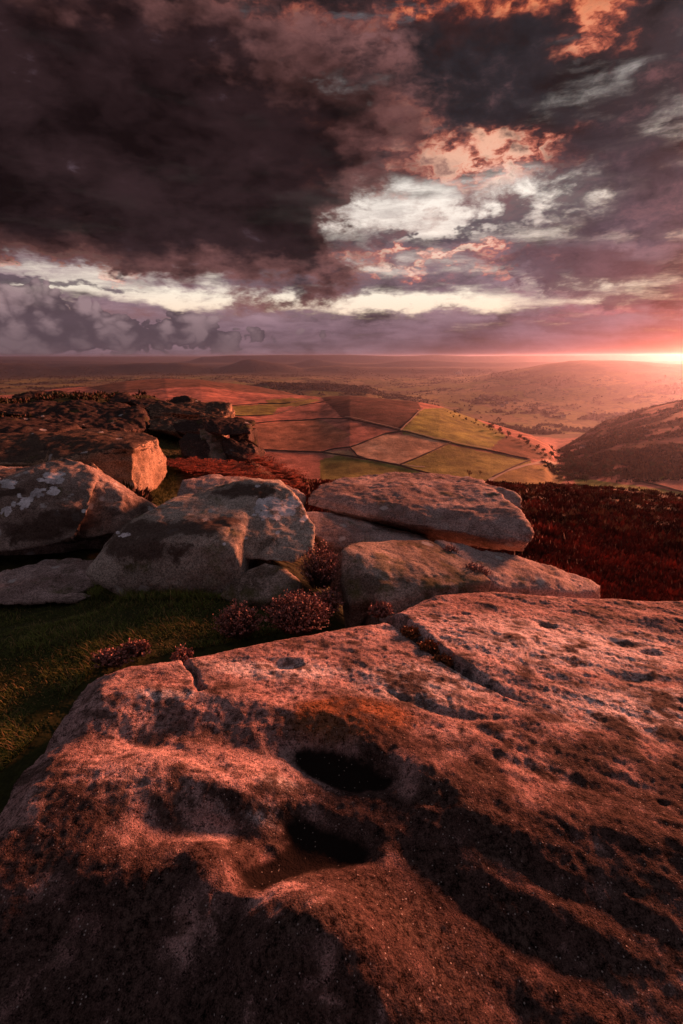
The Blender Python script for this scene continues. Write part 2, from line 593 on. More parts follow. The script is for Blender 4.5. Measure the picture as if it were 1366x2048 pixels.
#=TERRAIN=
# ------------------------------------------------------------------ terrain: one sheet out to the horizon
def az_of(px, py=1000):
    return azel(px, py)[0]


def row_z(lst):
    a = [az_of(p) for p, _ in lst]
    zz = [z for _, z in lst]
    return lambda az, r: np.interp(az, a, zz)


def row_px(lst):
    ae = [azel(px, py) for px, py in lst]
    a = [q[0] for q in ae]
    e = [math.tan(R(q[1])) for q in ae]
    return lambda az, r: CAM_Z + r * np.interp(az, a, e)


def const(r):
    return lambda az: np.full(np.shape(az), float(r))


def rvar(lst):
    a = [az_of(p, 800) for p, _ in lst]
    v = [math.log(q) for _, q in lst]
    return lambda az: np.exp(np.interp(az, a, v))


ROWS = [
    (const(0.4), row_z([(0, -1.0)])),
    (const(2.0), row_z([(-200, -.38), (300, -.34), (600, -.6), (1366, -1.0)])),
    (const(3.3), row_z([(-200, -.28), (200, -.26), (450, -.28), (560, -.45), (700, -.75), (900, -1.2), (1366, -1.8)])),
    (const(5.0), row_z([(-200, -.66), (120, -.66), (240, -.52), (450, -.55), (600, -.9), (900, -1.9), (1366, -2.7)])),
    (const(8.0), row_z([(-200, -.45), (150, -.6), (280, -.95), (450, -1.0), (600, -1.4), (800, -2.9), (1366, -3.8)])),
    (const(13.0), row_z([(-200, -.55), (200, -.75), (330, -1.15), (480, -1.2), (560, -1.9), (640, -3.2), (800, -4.9), (1366, -5.6)])),
    (const(30.0), row_z([(-200, -.7), (320, -.9), (380, -1.6), (480, -4.2), (600, -7), (800, -9.2), (1366, -9.8), (2000, -9.0)])),
    (const(90.0), row_px([(-400, 830), (300, 835), (400, 880), (520, 950), (600, 962), (700, 968), (1050, 970), (1200, 978), (1366, 996), (1700, 1010)])),
    (const(190.0), row_z([(-200, -30), (300, -34), (500, -52), (800, -66), (1366, -70)])),
    (rvar([(0, 420), (500, 430), (700, 430), (1366, 450)]),
     row_px([(-400, 980), (500, 985), (650, 985), (1000, 985), (1366, 1004), (1700, 1010)])),
    (rvar([(0, 1700), (330, 1650), (480, 1500), (560, 1300), (640, 1100), (700, 1020), (880, 900), (1000, 790), (1110, 680), (1150, 900), (1200, 1200), (1366, 1150), (1700, 1100)]),
     row_px([(-500, 800), (0, 790), (170, 775), (250, 763), (330, 757), (400, 758), (480, 768), (560, 782), (640, 796), (700, 793), (760, 797), (820, 803), (880, 815),
             (930, 836), (1000, 862), (1060, 886), (1110, 917), (1150, 890), (1200, 850), (1280, 822), (1366, 803), (1600, 770)])),
    (const(2400.0), row_z([(-400, -210), (300, -215), (500, -240), (640, -285), (1000, -292), (1366, -280)])),
    (const(3300.0), row_px([(-400, 800), (200, 795), (400, 790), (480, 778), (535, 766), (640, 768), (735, 774), (770, 790), (900, 802), (1100, 806), (1250, 797), (1366, 790)])),
    (const(3900.0), row_px([(-400, 785), (200, 782), (500, 782), (600, 784), (770, 789), (900, 785), (1000, 778), (1100, 765), (1366, 757)])),
    (const(5000.0), row_px([(-400, 768), (0, 766), (300, 760), (450, 758), (530, 764), (770, 768), (870, 765), (940, 760), (1022, 742), (1060, 735), (1099, 728), (1140, 722), (1229, 721), (1280, 724), (1366, 729), (1600, 735)])),
    (const(6600.0), row_z([(-400, -225), (500, -215), (900, -230), (1100, -150), (1366, -150)])),
    (const(7200.0), row_px([(-500, 722), (0, 726), (60, 730), (102, 734), (205, 731), (282, 726), (359, 725), (410, 731), (440, 735), (461, 729), (486, 720), (500, 718.5), (515, 720), (564, 729), (605, 738),
                            (640, 734), (680, 732), (740, 736), (870, 735), (1000, 736), (1366, 732)])),
    (const(8950.0), row_z([(-400, -190), (300, -190), (500, -200), (900, -190), (1366, -190)])),
    (const(9300.0), row_px([(-400, 726), (400, 729), (590, 727), (615, 720), (630, 717), (650, 722), (700, 728), (760, 727), (800, 722), (850, 720), (930, 724), (1000, 725), (1366, 722)])),
    (const(11900.0), row_z([(-400, -160), (1366, -160)])),
    (const(12500.0), row_px([(-400, 718), (0, 719), (340, 727), (379, 722), (405, 713.5), (461, 711), (560, 709.8), (700, 709.5), (789, 712), (830, 711.5), (861, 709.5), (903, 711), (939, 712.5), (1022, 711), (1177, 710), (1366, 709.5)])),
    (const(15000.0), row_z([(-400, -150), (1366, -150)])),
    (const(20000.0), row_z([(-400, -16), (1366, -22)])),
]


def pchip(X, Y, xq):
    """monotone cubic through columns: X,Y (k,n), xq (m,) shared -> (m,n)"""
    k, n = X.shape
    h = np.diff(X, axis=0)
    dl = np.diff(Y, axis=0) / h
    mm = np.zeros((k, n))
    for i in range(1, k - 1):
        w1, w2 = 2 * h[i] + h[i - 1], h[i] + 2 * h[i - 1]
        ok = dl[i - 1] * dl[i] > 0
        with np.errstate(all='ignore'):
            hm = (w1 + w2) / (w1 / dl[i - 1] + w2 / dl[i])
        mm[i] = np.where(ok, hm, 0)
    mm[0], mm[-1] = dl[0], dl[-1]
    out = np.empty((len(xq), n))
    for j, q in enumerate(xq):
        idx = np.clip((X <= q).sum(0) - 1, 0, k - 2)
        c = np.arange(n)
        x0, hh = X[idx, c], h[idx, c]
        t = np.clip((q - x0) / hh, 0, 1)
        out[j] = ((1 + 2 * t) * (1 - t) ** 2 * Y[idx, c] + t * (1 - t) ** 2 * hh * mm[idx, c]
                  + t * t * (3 - 2 * t) * Y[idx + 1, c] + t * t * (t - 1) * hh * mm[idx + 1, c])
    return out


def seg(a, b, n):
    return np.exp(np.linspace(math.log(a), math.log(b), n, endpoint=False))


RR = np.concatenate([seg(.4, 6, 34), seg(6, 95, 130), seg(95, 420, 26), seg(420, 1750, 170), seg(1750, 5400, 150), seg(5400, 13500, 90), seg(13500, 20000, 14), [20000.]])
AZ = np.concatenate([np.arange(-180, -48, 3.0), np.arange(-48, 48, 0.15), np.arange(48, 180.1, 3.0)])
azc = np.clip(AZ, -60, 60)
KX = np.stack([np.log(rf(azc)) for rf, _ in ROWS])
KY = np.stack([zf(azc, rf(azc)) for rf, zf in ROWS])
TZ = pchip(KX, KY, np.log(RR))
AA, RG = np.meshgrid(np.radians(AZ), RR)
TX, TY = RG * np.sin(AA), RG * np.cos(AA)
_p = xyz(TX.ravel(), TY.ravel())
lump = (fbm(_p / 260.0, 5, 0.5) * 5.0 * sstep(RG.ravel(), 300, 900) + fbm(_p / 1400.0 + 9, 4, 0.5) * 5.0 * sstep(RG.ravel(), 2500, 6000) * (1 - 0.7 * sstep(RG.ravel(), 8000, 11000))
        + fbm(_p / 9.0 + 3, 4, 0.5) * 0.55 * sstep(RG.ravel(), 9, 30) * (1 - sstep(RG.ravel(), 150, 400)) + fbm(_p / 0.9 + 5, 4, 0.5) * 0.045)
TZ = TZ + lump.reshape(TZ.shape)


def ground_z(x, y):
    """terrain height by bilinear lookup"""
    r = max(0.41, math.hypot(x, y))
    a = math.degrees(math.atan2(x, y))
    i = int(np.clip(np.searchsorted(RR, r) - 1, 0, len(RR) - 2))
    j = int(np.clip(np.searchsorted(AZ, a) - 1, 0, len(AZ) - 2))
    u = (r - RR[i]) / (RR[i + 1] - RR[i])
    v = (a - AZ[j]) / (AZ[j + 1] - AZ[j])
    return float((TZ[i, j] * (1 - v) + TZ[i, j + 1] * v) * (1 - u) + (TZ[i + 1, j] * (1 - v) + TZ[i + 1, j + 1] * v) * u)


def land(px, py, r0, r1):
    """where the pixel's ray meets the terrain between distances r0 and r1"""
    x, y, z = ray(px, py)
    hl = math.hypot(x, y)
    best = None
    prev = None
    for r in np.exp(np.linspace(math.log(r0), math.log(r1), 140)):
        X, Y, Z = x / hl * r, y / hl * r, CAM_Z + z / hl * r
        g = Z - ground_z(X, Y)
        if prev is not None and prev[3] > 0 >= g:
            k = prev[3] / (prev[3] - g)
            X, Y = prev[0] + (X - prev[0]) * k, prev[1] + (Y - prev[1]) * k
            return (X, Y, ground_z(X, Y))
        if best is None or abs(g) / r < best[0]:
            best = (abs(g) / r, X, Y)
        prev = (X, Y, Z, g)
    return (best[1], best[2], ground_z(best[1], best[2]))


def build_terrain():
    x, y, z = TX.ravel(), TY.ravel(), TZ.ravel()
    r = RG.ravel()
    px, py = project(x, y, z)
    P = xyz(x, y)
    n1 = fbm(P / 90.0, 5, 0.55)
    n2 = fbm(P / 22.0 + 3, 4, 0.55)
    nf = fbm(P / 420.0 + 11, 4, 0.5)
    C = np.zeros((len(x), 3))

    def lay(mask, c):
        m = np.clip(mask, 0, 1)[:, None]
        C[:] = C * (1 - m) + np.array(c) * m

    C[:] = (0.085, 0.040, 0.026)                                   # heather moor
    near = 1 - sstep(r, 300, 440)
    # near ground: turf on the left, peat under heather on the right
    lay(near * (1 - sstep(r, 5, 9)), (0.036, 0.040, 0.012))
    lay(near * sstep(r, 5, 9) * (1 - sstep(AA.ravel() * 57.3, -22, -17)) * (1 - sstep(n2, 0.0, .5)), (0.045, 0.040, 0.014))
    lay(near * sstep(r, 6, 8) * (1 - sstep(r, 13, 18)) * sstep(px, 300, 315) * (1 - sstep(px, 345, 375)), (0.06, 0.062, 0.014))
    lay(near * np.maximum(sstep(r, 10, 16) * sstep(px, 500, 600), sstep(r, 3.5, 5) * sstep(px, 850, 1000)), (0.060, 0.019, 0.012))
    lay(near * sstep(r, 45, 70) * sstep(px, 900, 1050) * sstep(n2 + n1, 0.05, 0.5), (0.16, 0.085, 0.045))
    # middle hill: moor, pasture, pale bent grass
    mid = sstep(r, 300, 420) * (1 - sstep(r, 1750, 1850))
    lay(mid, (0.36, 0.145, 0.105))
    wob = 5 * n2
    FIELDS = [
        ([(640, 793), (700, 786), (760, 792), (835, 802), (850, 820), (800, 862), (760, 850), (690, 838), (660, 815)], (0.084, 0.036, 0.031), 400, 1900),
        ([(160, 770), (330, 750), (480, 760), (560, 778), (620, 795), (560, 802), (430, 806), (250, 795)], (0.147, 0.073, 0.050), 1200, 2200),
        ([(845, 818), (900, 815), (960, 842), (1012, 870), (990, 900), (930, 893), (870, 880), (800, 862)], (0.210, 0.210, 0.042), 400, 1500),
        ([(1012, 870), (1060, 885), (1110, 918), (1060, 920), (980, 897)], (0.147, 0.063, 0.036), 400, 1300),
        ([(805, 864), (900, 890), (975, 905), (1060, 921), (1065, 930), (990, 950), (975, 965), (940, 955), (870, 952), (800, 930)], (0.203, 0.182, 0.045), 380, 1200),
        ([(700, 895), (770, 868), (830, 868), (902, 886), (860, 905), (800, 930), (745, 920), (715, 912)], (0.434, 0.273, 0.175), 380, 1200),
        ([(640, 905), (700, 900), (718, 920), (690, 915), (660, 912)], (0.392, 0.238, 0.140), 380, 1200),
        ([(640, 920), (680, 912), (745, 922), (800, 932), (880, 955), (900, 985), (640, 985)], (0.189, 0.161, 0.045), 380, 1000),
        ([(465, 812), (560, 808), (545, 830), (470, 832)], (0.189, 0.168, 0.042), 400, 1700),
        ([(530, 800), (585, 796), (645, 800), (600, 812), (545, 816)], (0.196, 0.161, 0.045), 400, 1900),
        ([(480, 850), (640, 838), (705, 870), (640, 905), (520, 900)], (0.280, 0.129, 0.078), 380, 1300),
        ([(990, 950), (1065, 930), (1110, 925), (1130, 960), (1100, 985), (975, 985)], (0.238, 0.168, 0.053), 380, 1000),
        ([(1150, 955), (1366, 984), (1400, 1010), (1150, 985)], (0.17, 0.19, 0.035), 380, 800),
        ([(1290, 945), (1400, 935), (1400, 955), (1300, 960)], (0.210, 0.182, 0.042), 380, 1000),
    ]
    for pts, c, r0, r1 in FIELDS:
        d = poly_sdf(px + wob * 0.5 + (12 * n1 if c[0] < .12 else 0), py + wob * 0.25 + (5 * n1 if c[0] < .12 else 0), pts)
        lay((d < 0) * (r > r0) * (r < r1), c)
    C *= np.where((r > 380) & (r < 1900), np.clip(1 + 0.5 * n2 + 0.35 * n1, 0.45, 1.7), 1)[:, None]
    rut = np.abs(np.sin(P[:, 0] / 13.0 + 2 * n1 + P[:, 1] / 40.0))
    # right flank: bracken and wood, colour darkened in place of slope shade
    lay(mid * sstep(px, 1120, 1180) * (py < 950) * sstep(n1 + n2 * .6, -0.5, 0.3) * 0.9, (0.075, 0.030, 0.014))
    # far vale: patchwork of pasture, hedges, woods, tops painted dark
    far = sstep(r, 1750, 1850)
    lay(far, (0.12, 0.105, 0.052))
    cell = 210.0
    wx, wy = P[:, 0] + 60 * n1 + 90 * nf, P[:, 1] + 70 * n2 * .4 + 90 * nf
    ci, cj = np.floor(wx / cell).astype(int), np.floor(wy / (cell * 1.5) + 0.37 * (np.floor(wx / cell) % 3)).astype(int)
    hsh = (np.abs(ci * 73856093 ^ cj * 19349663) % 1000) / 1000.0
    pal = np.array([(0.13, 0.135, 0.035), (0.17, 0.15, 0.05), (0.10, 0.10, 0.032), (0.21, 0.17, 0.08), (0.085, 0.07, 0.03), (0.15, 0.11, 0.05)])
    pc = pal[(hsh * 6).astype(int) % 6]
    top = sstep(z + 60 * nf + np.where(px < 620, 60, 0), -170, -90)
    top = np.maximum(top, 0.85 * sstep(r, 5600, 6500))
    m = (far * (1 - top))[:, None]
    C[:] = C * (1 - m) + pc * m
    hedge = np.minimum(np.abs(wx / cell - np.round(wx / cell)), 1) < 0.05
    lay(far * (1 - top) * hedge * 0.8, (0.035, 0.032, 0.016))
    lay(far * (1 - top) * sstep(nf + 0.6 * n1, 0.15, 0.4), (0.045, 0.036, 0.020))
    lay(far * top, (0.026, 0.026, 0.029))  # dark blue-grey painted in for cloud shadow on the far hills
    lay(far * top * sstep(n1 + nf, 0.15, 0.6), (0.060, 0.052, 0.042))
    lay(sstep(r, 2900, 3000) * (1 - sstep(r, 3700, 3800)) * (poly_sdf(px, py, [(530, 760), (770, 768), (775, 782), (700, 785), (540, 776)]) < 0), (0.030, 0.020, 0.018))
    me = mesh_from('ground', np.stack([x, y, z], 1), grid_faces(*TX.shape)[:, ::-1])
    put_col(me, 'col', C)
    mat, t, b = new_mat('moorland_ground')
    a = t.n('ShaderNodeAttribute', attribute_name='col').outputs['Color']
    v = t.n('ShaderNodeTexCoord').outputs['Object']
    f = t.add(t.mul(t.noise(v, 0.05, 6, 0.7), 0.7), t.mul(t.noise(v, 0.9, 5, 0.7), 0.5), t.mul(t.noise(v, 14.0, 4, 0.7), 0.4))
    t.put(b.inputs['Base Color'], t.v('SCALE', a, sc=t.lin(f, 0.62, 0.98, 0.35, 1.7)))
    b.inputs['Roughness'].default_value = 0.95
    b.inputs['Specular IOR Level'].default_value = 0.1
    bp = t.n('ShaderNodeBump')
    bp.inputs['Strength'].default_value = 0.8
    bp.inputs['Distance'].default_value = 0.5
    t.put(bp.inputs['Height'], t.add(t.mul(t.noise(v, 0.11, 6, 0.75), 4.0), t.mul(t.noise(v, 2.0, 5, 0.7), 0.35)))
    t.put(b.inputs['Normal'], bp.outputs[0])
    tag(link('ground', me, mat), kind='structure')


build_terrain()

#=SLAB=
# ------------------------------------------------------------------ the big gritstone slab underfoot
TILT = (-0.058, -0.058)                    # slopes gently towards the low sun


def slab_plane(x, y):
    return TILT[0] * (x - 0.2) + TILT[1] * (y - 1.7)


def W(px, py):
    """pixel -> slab plane"""
    x, y, z = ray(px, py)
    den = z - TILT[0] * x - TILT[1] * y
    t = (slab_plane(0, 0) - CAM_Z) / den
    return (x * t, y * t)


def build_slab():
    sx, sy = 0.0085, 0.0080
    X, Y = np.meshgrid(np.arange(-2.6, 4.3, sx), np.arange(-0.7, 3.75, sy))
    shp = X.shape
    x, y = X.ravel(), Y.ravel()
    P = xyz(x, y)
    out = [W(*q) for q in [(-60, 1640), (0, 1560), (60, 1480), (122, 1402), (150, 1360), (190, 1328), (250, 1310), (330, 1300), (420, 1284), (520, 1263), (600, 1250),
                           (680, 1236), (740, 1229), (785, 1216), (850, 1186), (900, 1174), (960, 1168), (1100, 1176), (1250, 1185), (1366, 1190), (1700, 1215)]]
    out += [(4.15, 2.2), (4.15, -0.6), (-2.2, -0.6), (-1.9, 0.5)]
    n_lo = fbm(P / 0.9, 4, 0.5)
    n_md = fbm(P / 0.22 + 4, 5, 0.55)
    n_hi = fbm(P / 0.045 + 8, 4, 0.6)
    h = slab_plane(x, y) + 0.022 * n_lo + 0.007 * n_md

    def bump(px, py, rx, ry, rot, amp):
        nonlocal h
        cx, cy_ = W(px, py)
        c, s = math.cos(R(rot)), math.sin(R(rot))
        u, v = (x - cx) * c + (y - cy_) * s, -(x - cx) * s + (y - cy_) * c
        h = h + amp * np.exp(-((u / rx) ** 2 + (v / ry) ** 2))

    # weathered ribs running diagonally down to the right
    a0, a1 = W(700, 1480), W(1300, 1720)
    ang = math.atan2(a1[1] - a0[1], a1[0] - a0[0])
    ca, sa = math.cos(ang), math.sin(ang)
    u, v = x * ca + y * sa, -x * sa + y * ca
    rib = fbm(xyz(u / 0.75, v / 0.13 + 0.35 * n_lo, 2.0), 4, 0.5)
    rightm = sstep(x, -0.2, 0.5)
    h = h + rib * (0.003 + 0.0060 * rightm)
    pit = fbm(xyz(u / 0.10, v / 0.05, 5.0), 3, 0.5)
    h = h - 0.0025 * sstep(pit, 0.3, 0.9)

    # step down towards the camera along a curving lip
    lip = [W(*q) for q in [(60, 1425), (200, 1418), (330, 1412), (450, 1426), (560, 1450), (640, 1464), (720, 1492), (790, 1532), (860, 1572), (900, 1608), (1000, 1648), (1100, 1668), (1250, 1702), (1500, 1750)]]
    d, s, arc = line_dist(x + 0.035 * n_md, y + 0.03 * n_md, lip)
    sdn = d * -s                                              # positive on the near side
    depth = np.interp(arc, [0, 0.12, 0.4, 0.62, 0.8, 1], [0.015, 0.035, 0.055, 0.05, 0.018, 0.006])
    h = h - depth * sstep(sdn, -0.02, 0.15)
    h = h + 0.022 * np.exp(-((sdn + 0.10) / 0.09) ** 2) * (arc < .98)
    h = h + depth * 0.55 * sstep(sdn, 0.25, 0.95)

    # humps of the lower level
    bump(330, 1540, 0.42, 0.16, 8, 0.063)
    bump(480, 1570, 0.16, 0.09, 0, 0.06)
    bump(180, 1600, 0.5, 0.25, 0, 0.028)
    bump(300, 1760, 0.34, 0.16, 0, 0.066)
    bump(405, 1725, 0.09, 0.10, 0, 0.045)
    bump(640, 1900, 0.23, 0.17, -15, 0.165)
    bump(720, 1960, 0.30, 0.20, -15, 0.044)
    bump(80, 1980, 0.35, 0.25, 0, -0.055)
    bump(1250, 2040, 0.5, 0.30, 20, -0.04)
    bump(980, 1700, 0.30, 0.12, -25, 0.028)
    bump(700, 1640, 0.26, 0.22, 0, -0.02)
    bump(700, 1430, 0.24, 0.12, -10, 0.019)
    # grooves between the humps
    def groove(pts, wdt, dep, taper=True):
        nonlocal h
        d_, s_, a_ = line_dist(x + 0.02 * n_md, y + 0.02 * n_md, [W(*q) for q in pts])
        k = np.exp(-(d_ / wdt) ** 2) * dep
        if taper:
            k = k * sstep(a_, 0, 0.12) * (1 - sstep(a_, 0.8, 1.0))
        h = h - k
    groove([(470, 1790), (440, 1850), (400, 1950), (380, 2040)], 0.045, 0.045)
    groove([(560, 1660), (470, 1650), (380, 1650), (240, 1640)], 0.06, 0.030)
    groove([(560, 1580), (460, 1560), (330, 1480), (200, 1460)], 0.05, 0.020)
    groove([(760, 1372), (800, 1398), (860, 1424), (940, 1440), (1040, 1430)], 0.022, 0.013)
    groove([(940, 1450), (1000, 1480), (1070, 1510)], 0.035, 0.011)
    groove([(960, 1500), (1080, 1545), (1190, 1570), (1300, 1590)], 0.04, 0.013)
    groove([(860, 1600), (980, 1680), (1120, 1760), (1366, 1830)], 0.045, 0.014)
    groove([(780, 1660), (900, 1750), (1060, 1850), (1250, 1920)], 0.045, 0.018)

    # basins with dark peaty floors
    peat = np.zeros(len(x))
    for pts, dep in (([(572, 1484), (610, 1478), (660, 1484), (720, 1508), (790, 1545), (770, 1562), (720, 1560), (660, 1548), (610, 1520)], 0.042),
                     ([(556, 1618), (598, 1600), (650, 1622), (700, 1640), (745, 1658), (730, 1690), (640, 1712), (570, 1738), (520, 1768), (486, 1762), (478, 1725), (520, 1690), (560, 1670)], 0.052)):
        q = poly_sdf(x + 0.02 * n_md, y + 0.02 * n_md, [W(*k) for k in pts])
        h = h - dep * (1 - sstep(q, -0.05, 0.06))
        peat = np.maximum(peat, 1 - sstep(q + 0.012 * n_hi, -0.018, 0.012))
    # pocks and dishes
    for (a, b_, rx, ry, am) in ((1092, 1250, 0.055, 0.03, 0.035), (1255, 1288, 0.13, 0.055, 0.03), (1300, 1303, 0.05, 0.032, 0.07), (1262, 1356, 0.10, 0.04, 0.032),
                                (572, 1328, 0.075, 0.035, 0.04), (540, 1318, 0.04, 0.02, 0.012), (930, 1236, 0.03, 0.012, 0.02), (915, 1222, 0.008, 0.03, 0.015), (1180, 1356, 0.06, 0.012, 0.012),
                                (1330, 1605, 0.02, 0.012, 0.02), (980, 1215, 0.12, 0.05, -0.02), (1330, 1240, 0.2, 0.08, -0.03), (760, 1254, 0.08, 0.03, 0.02)):
        bump(a, b_, rx, ry, 0, -am)
    # the crack and the offset across it
    crk = [(735, 1200), (790, 1240), (830, 1270), (880, 1312), (910, 1336), (960, 1366), (1010, 1390), (1055, 1404)]
    d, s, arc = line_dist(x + 0.012 * n_md, y + 0.012 * n_md, [W(*q) for q in crk])
    wd = np.interp(arc, [0, 0.5, 0.8, 1], [0.035, 0.024, 0.014, 0.006])
    fade = 1 - sstep(arc, 0.7, 1.0)
    h = h - (0.10 * fade + 0.015) * np.exp(-(d / wd) ** 2) * (arc < 0.999)
    h = h + 0.045 * sstep(d * s, -0.01, 0.06) * fade * (1 - sstep(d, 0.3, 1.0))
    groove([(345, 1285), (385, 1340), (402, 1385)], 0.014, 0.05, False)

    # outline: rounded shoulder, then steep side
    e = poly_sdf(x + 0.02 * n_md, y + 0.02 * n_md, out)
    h = h - 0.10 * sstep(e, -0.22, 0.02) ** 2 - 2.6 * np.clip(e, 0, None)
    # near-camera shoulder rolls off
    h = h - 0.17 * np.clip(1.25 - y - 0.12 * x, 0, 1.2) ** 1.4
    h = h + 0.0045 * n_hi * (1 - peat * 0.6) + 0.0022 * perlin(P / 0.020) + 0.0015 * perlin(P / 0.012 + 7)
    # stain masks, with painted sunlight and darkening among them
    rust_c = W(705, 1440)
    rust = np.exp(-(((x - rust_c[0]) / 0.30) ** 2 + ((y - rust_c[1]) / 0.16) ** 2)) * 1.4
    pale = np.zeros(len(x))
    for (a, b_, rx, ry) in ((1130, 1290, 1.1, 0.42), (1330, 1420, 0.8, 0.25), (850, 1370, 0.45, 0.22), (560, 1340, 0.5, 0.12), (560, 1560, 0.10, 0.06), (500, 1615, 0.14, 0.05), (330, 1395, 0.2, 0.04)):  # pale patches; those on the hump ends paint in sunlight
        cx, cy_ = W(a, b_)
        pale = np.maximum(pale, np.exp(-(((x - cx) / rx) ** 2 + ((y - cy_) / ry) ** 2)))
    lichen = sstep(0.35 * n_lo + 0.55 * n_md + 0.95 * sstep(2.05 - y + 0.22 * x, 0.0, 1.1), 0.05, 1.0)   # black lichen patches; near half painted darker in place of vignette shade
    keep = e < 0.45
    idx = -np.ones(len(x), np.int64)
    F = grid_faces(*shp)
    F = F[keep[F].all(1)]
    used = np.unique(F)
    idx[used] = np.arange(len(used))
    org = np.array([0.8, 1.6, -0.6])
    me = mesh_from('gritstone_slab', np.stack([x, y, h], 1)[used] - org, idx[F])
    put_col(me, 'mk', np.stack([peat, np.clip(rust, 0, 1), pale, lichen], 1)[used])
    mat, t, b = new_mat('gritstone')
    v = t.n('ShaderNodeTexCoord').outputs['Object']
    at_ = t.n('ShaderNodeAttribute', attribute_name='mk')
    s3 = t.n('ShaderNodeSeparateColor')
    t.put(s3.inputs[0], at_.outputs['Color'])
    kp, kr, kl, kd = s3.outputs[0], s3.outputs[1], s3.outputs[2], at_.outputs['Alpha']
    big = t.noise(v, 1.6, 6, 0.6, dist=0.5)
    med = t.noise(v, 9.0, 7, 0.68, dist=0.2)
    grn = t.noise(v, 46.0, 4, 0.78)
    fin = t.noise(v, 210.0, 3, 0.75)
    strk = t.noise(t.map(v, rot=(0, 0, -ang), scl=(3.0, 13.0, 4.0)), 1.0, 7, 0.68, dist=0.3)
    c = t.mix(t.sm(t.add(big, t.mul(t.sub(med, 0.5), 0.9)), 0.3, 0.72), (0.21, 0.125, 0.117), (0.47, 0.32, 0.305))
    c = t.mix(t.mul(t.sm(t.add(kl, t.mul(t.sub(med, 0.5), 1.6), t.mul(t.sub(strk, 0.5), 1.8)), 0.25, 0.95), 0.85), c, (0.62, 0.56, 0.57))
    c = t.mix(t.mul(t.sm(t.add(strk, t.mul(t.sub(med, 0.5), 0.9)), 0.48, 0.64), 0.8), c, (0.095, 0.055, 0.045))
    c = t.mix(t.mul(t.sm(t.add(kr, t.mul(t.sub(med, 0.5), 0.9)), 0.35, 0.8), 0.88), c, (0.19, 0.075, 0.03))
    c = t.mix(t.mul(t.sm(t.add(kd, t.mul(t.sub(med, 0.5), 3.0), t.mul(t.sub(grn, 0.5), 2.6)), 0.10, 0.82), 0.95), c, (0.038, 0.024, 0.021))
    c = t.mix(t.mul(t.sm(t.add(t.noise(v, 4.5, 7, 0.7), t.mul(t.sub(grn, 0.5), 0.5)), 0.50, 0.66), 0.65), c, (0.06, 0.042, 0.036))
    grain = t.lin(t.add(t.mul(grn, 0.7), t.mul(fin, 0.5)), 0.49, 0.72, 0.08, 2.1)
    c = t.v('SCALE', c, sc=grain)
    peb = t.voro(v, 95.0)
    spk = t.m('LESS_THAN', peb.outputs['Distance'], 0.23)
    sc3 = t.n('ShaderNodeSeparateColor')
    t.put(sc3.inputs[0], peb.outputs['Color'])
    spk = t.mul(spk, t.m('LESS_THAN', sc3.outputs[0], 0.10))
    c = t.mix(t.mul(spk, 0.7), c, (0.42, 0.38, 0.36))
    c = t.mix(kp, c, t.mix(t.mul(spk, 0.75), (0.014, 0.010, 0.009), (0.28, 0.25, 0.22)))
    t.put(b.inputs['Base Color'], c)
    b.inputs['Roughness'].default_value = 0.8
    b.inputs['Specular IOR Level'].default_value = 0.015
    bp = t.n('ShaderNodeBump')
    bp.inputs['Strength'].default_value = 0.75
    bp.inputs['Distance'].default_value = 0.05
    peb2 = t.voro(v, 130.0)
    t.put(bp.inputs['Height'], t.add(t.mul(med, 0.22), t.mul(grn, 0.26), t.mul(fin, 0.08), t.mul(peb2.outputs['Distance'], -0.06)))
    t.put(b.inputs['Normal'], bp.outputs[0])
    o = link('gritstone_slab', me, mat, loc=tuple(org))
    tag(o, 'vast weathered gritstone slab in the foreground with cracks, ribs and two dark basins', 'rock')


build_slab()

#=ROCKS=
# ------------------------------------------------------------------ boulders and outcrops
def hull_mesh(hulls, voxel, smooth):
    bm = bmesh.new()
    for pts in hulls:
        vs = [bm.verts.new(p) for p in pts]
        res = bmesh.ops.convex_hull(bm, input=vs)
        junk = [g for g in res['geom_interior'] + res['geom_unused'] if isinstance(g, bmesh.types.BMVert)]
        if junk:
            bmesh.ops.delete(bm, geom=list(set(junk)), context='VERTS')
    bmesh.ops.recalc_face_normals(bm, faces=bm.faces)
    me = bpy.data.meshes.new('tmp')
    bm.to_mesh(me)
    bm.free()
    o = bpy.data.objects.new('tmp', me)
    COL.objects.link(o)
    md = o.modifiers.new('r', 'REMESH')
    md.mode = 'VOXEL'
    md.voxel_size = voxel
    ms = o.modifiers.new('s', 'SMOOTH')
    ms.factor = 0.5
    ms.iterations = smooth
    dg = bpy.context.evaluated_depsgraph_get()
    ev = o.evaluated_get(dg)
    m2 = bpy.data.meshes.new_from_object(ev)
    bpy.data.objects.remove(o)
    bpy.data.meshes.remove(me)
    return m2


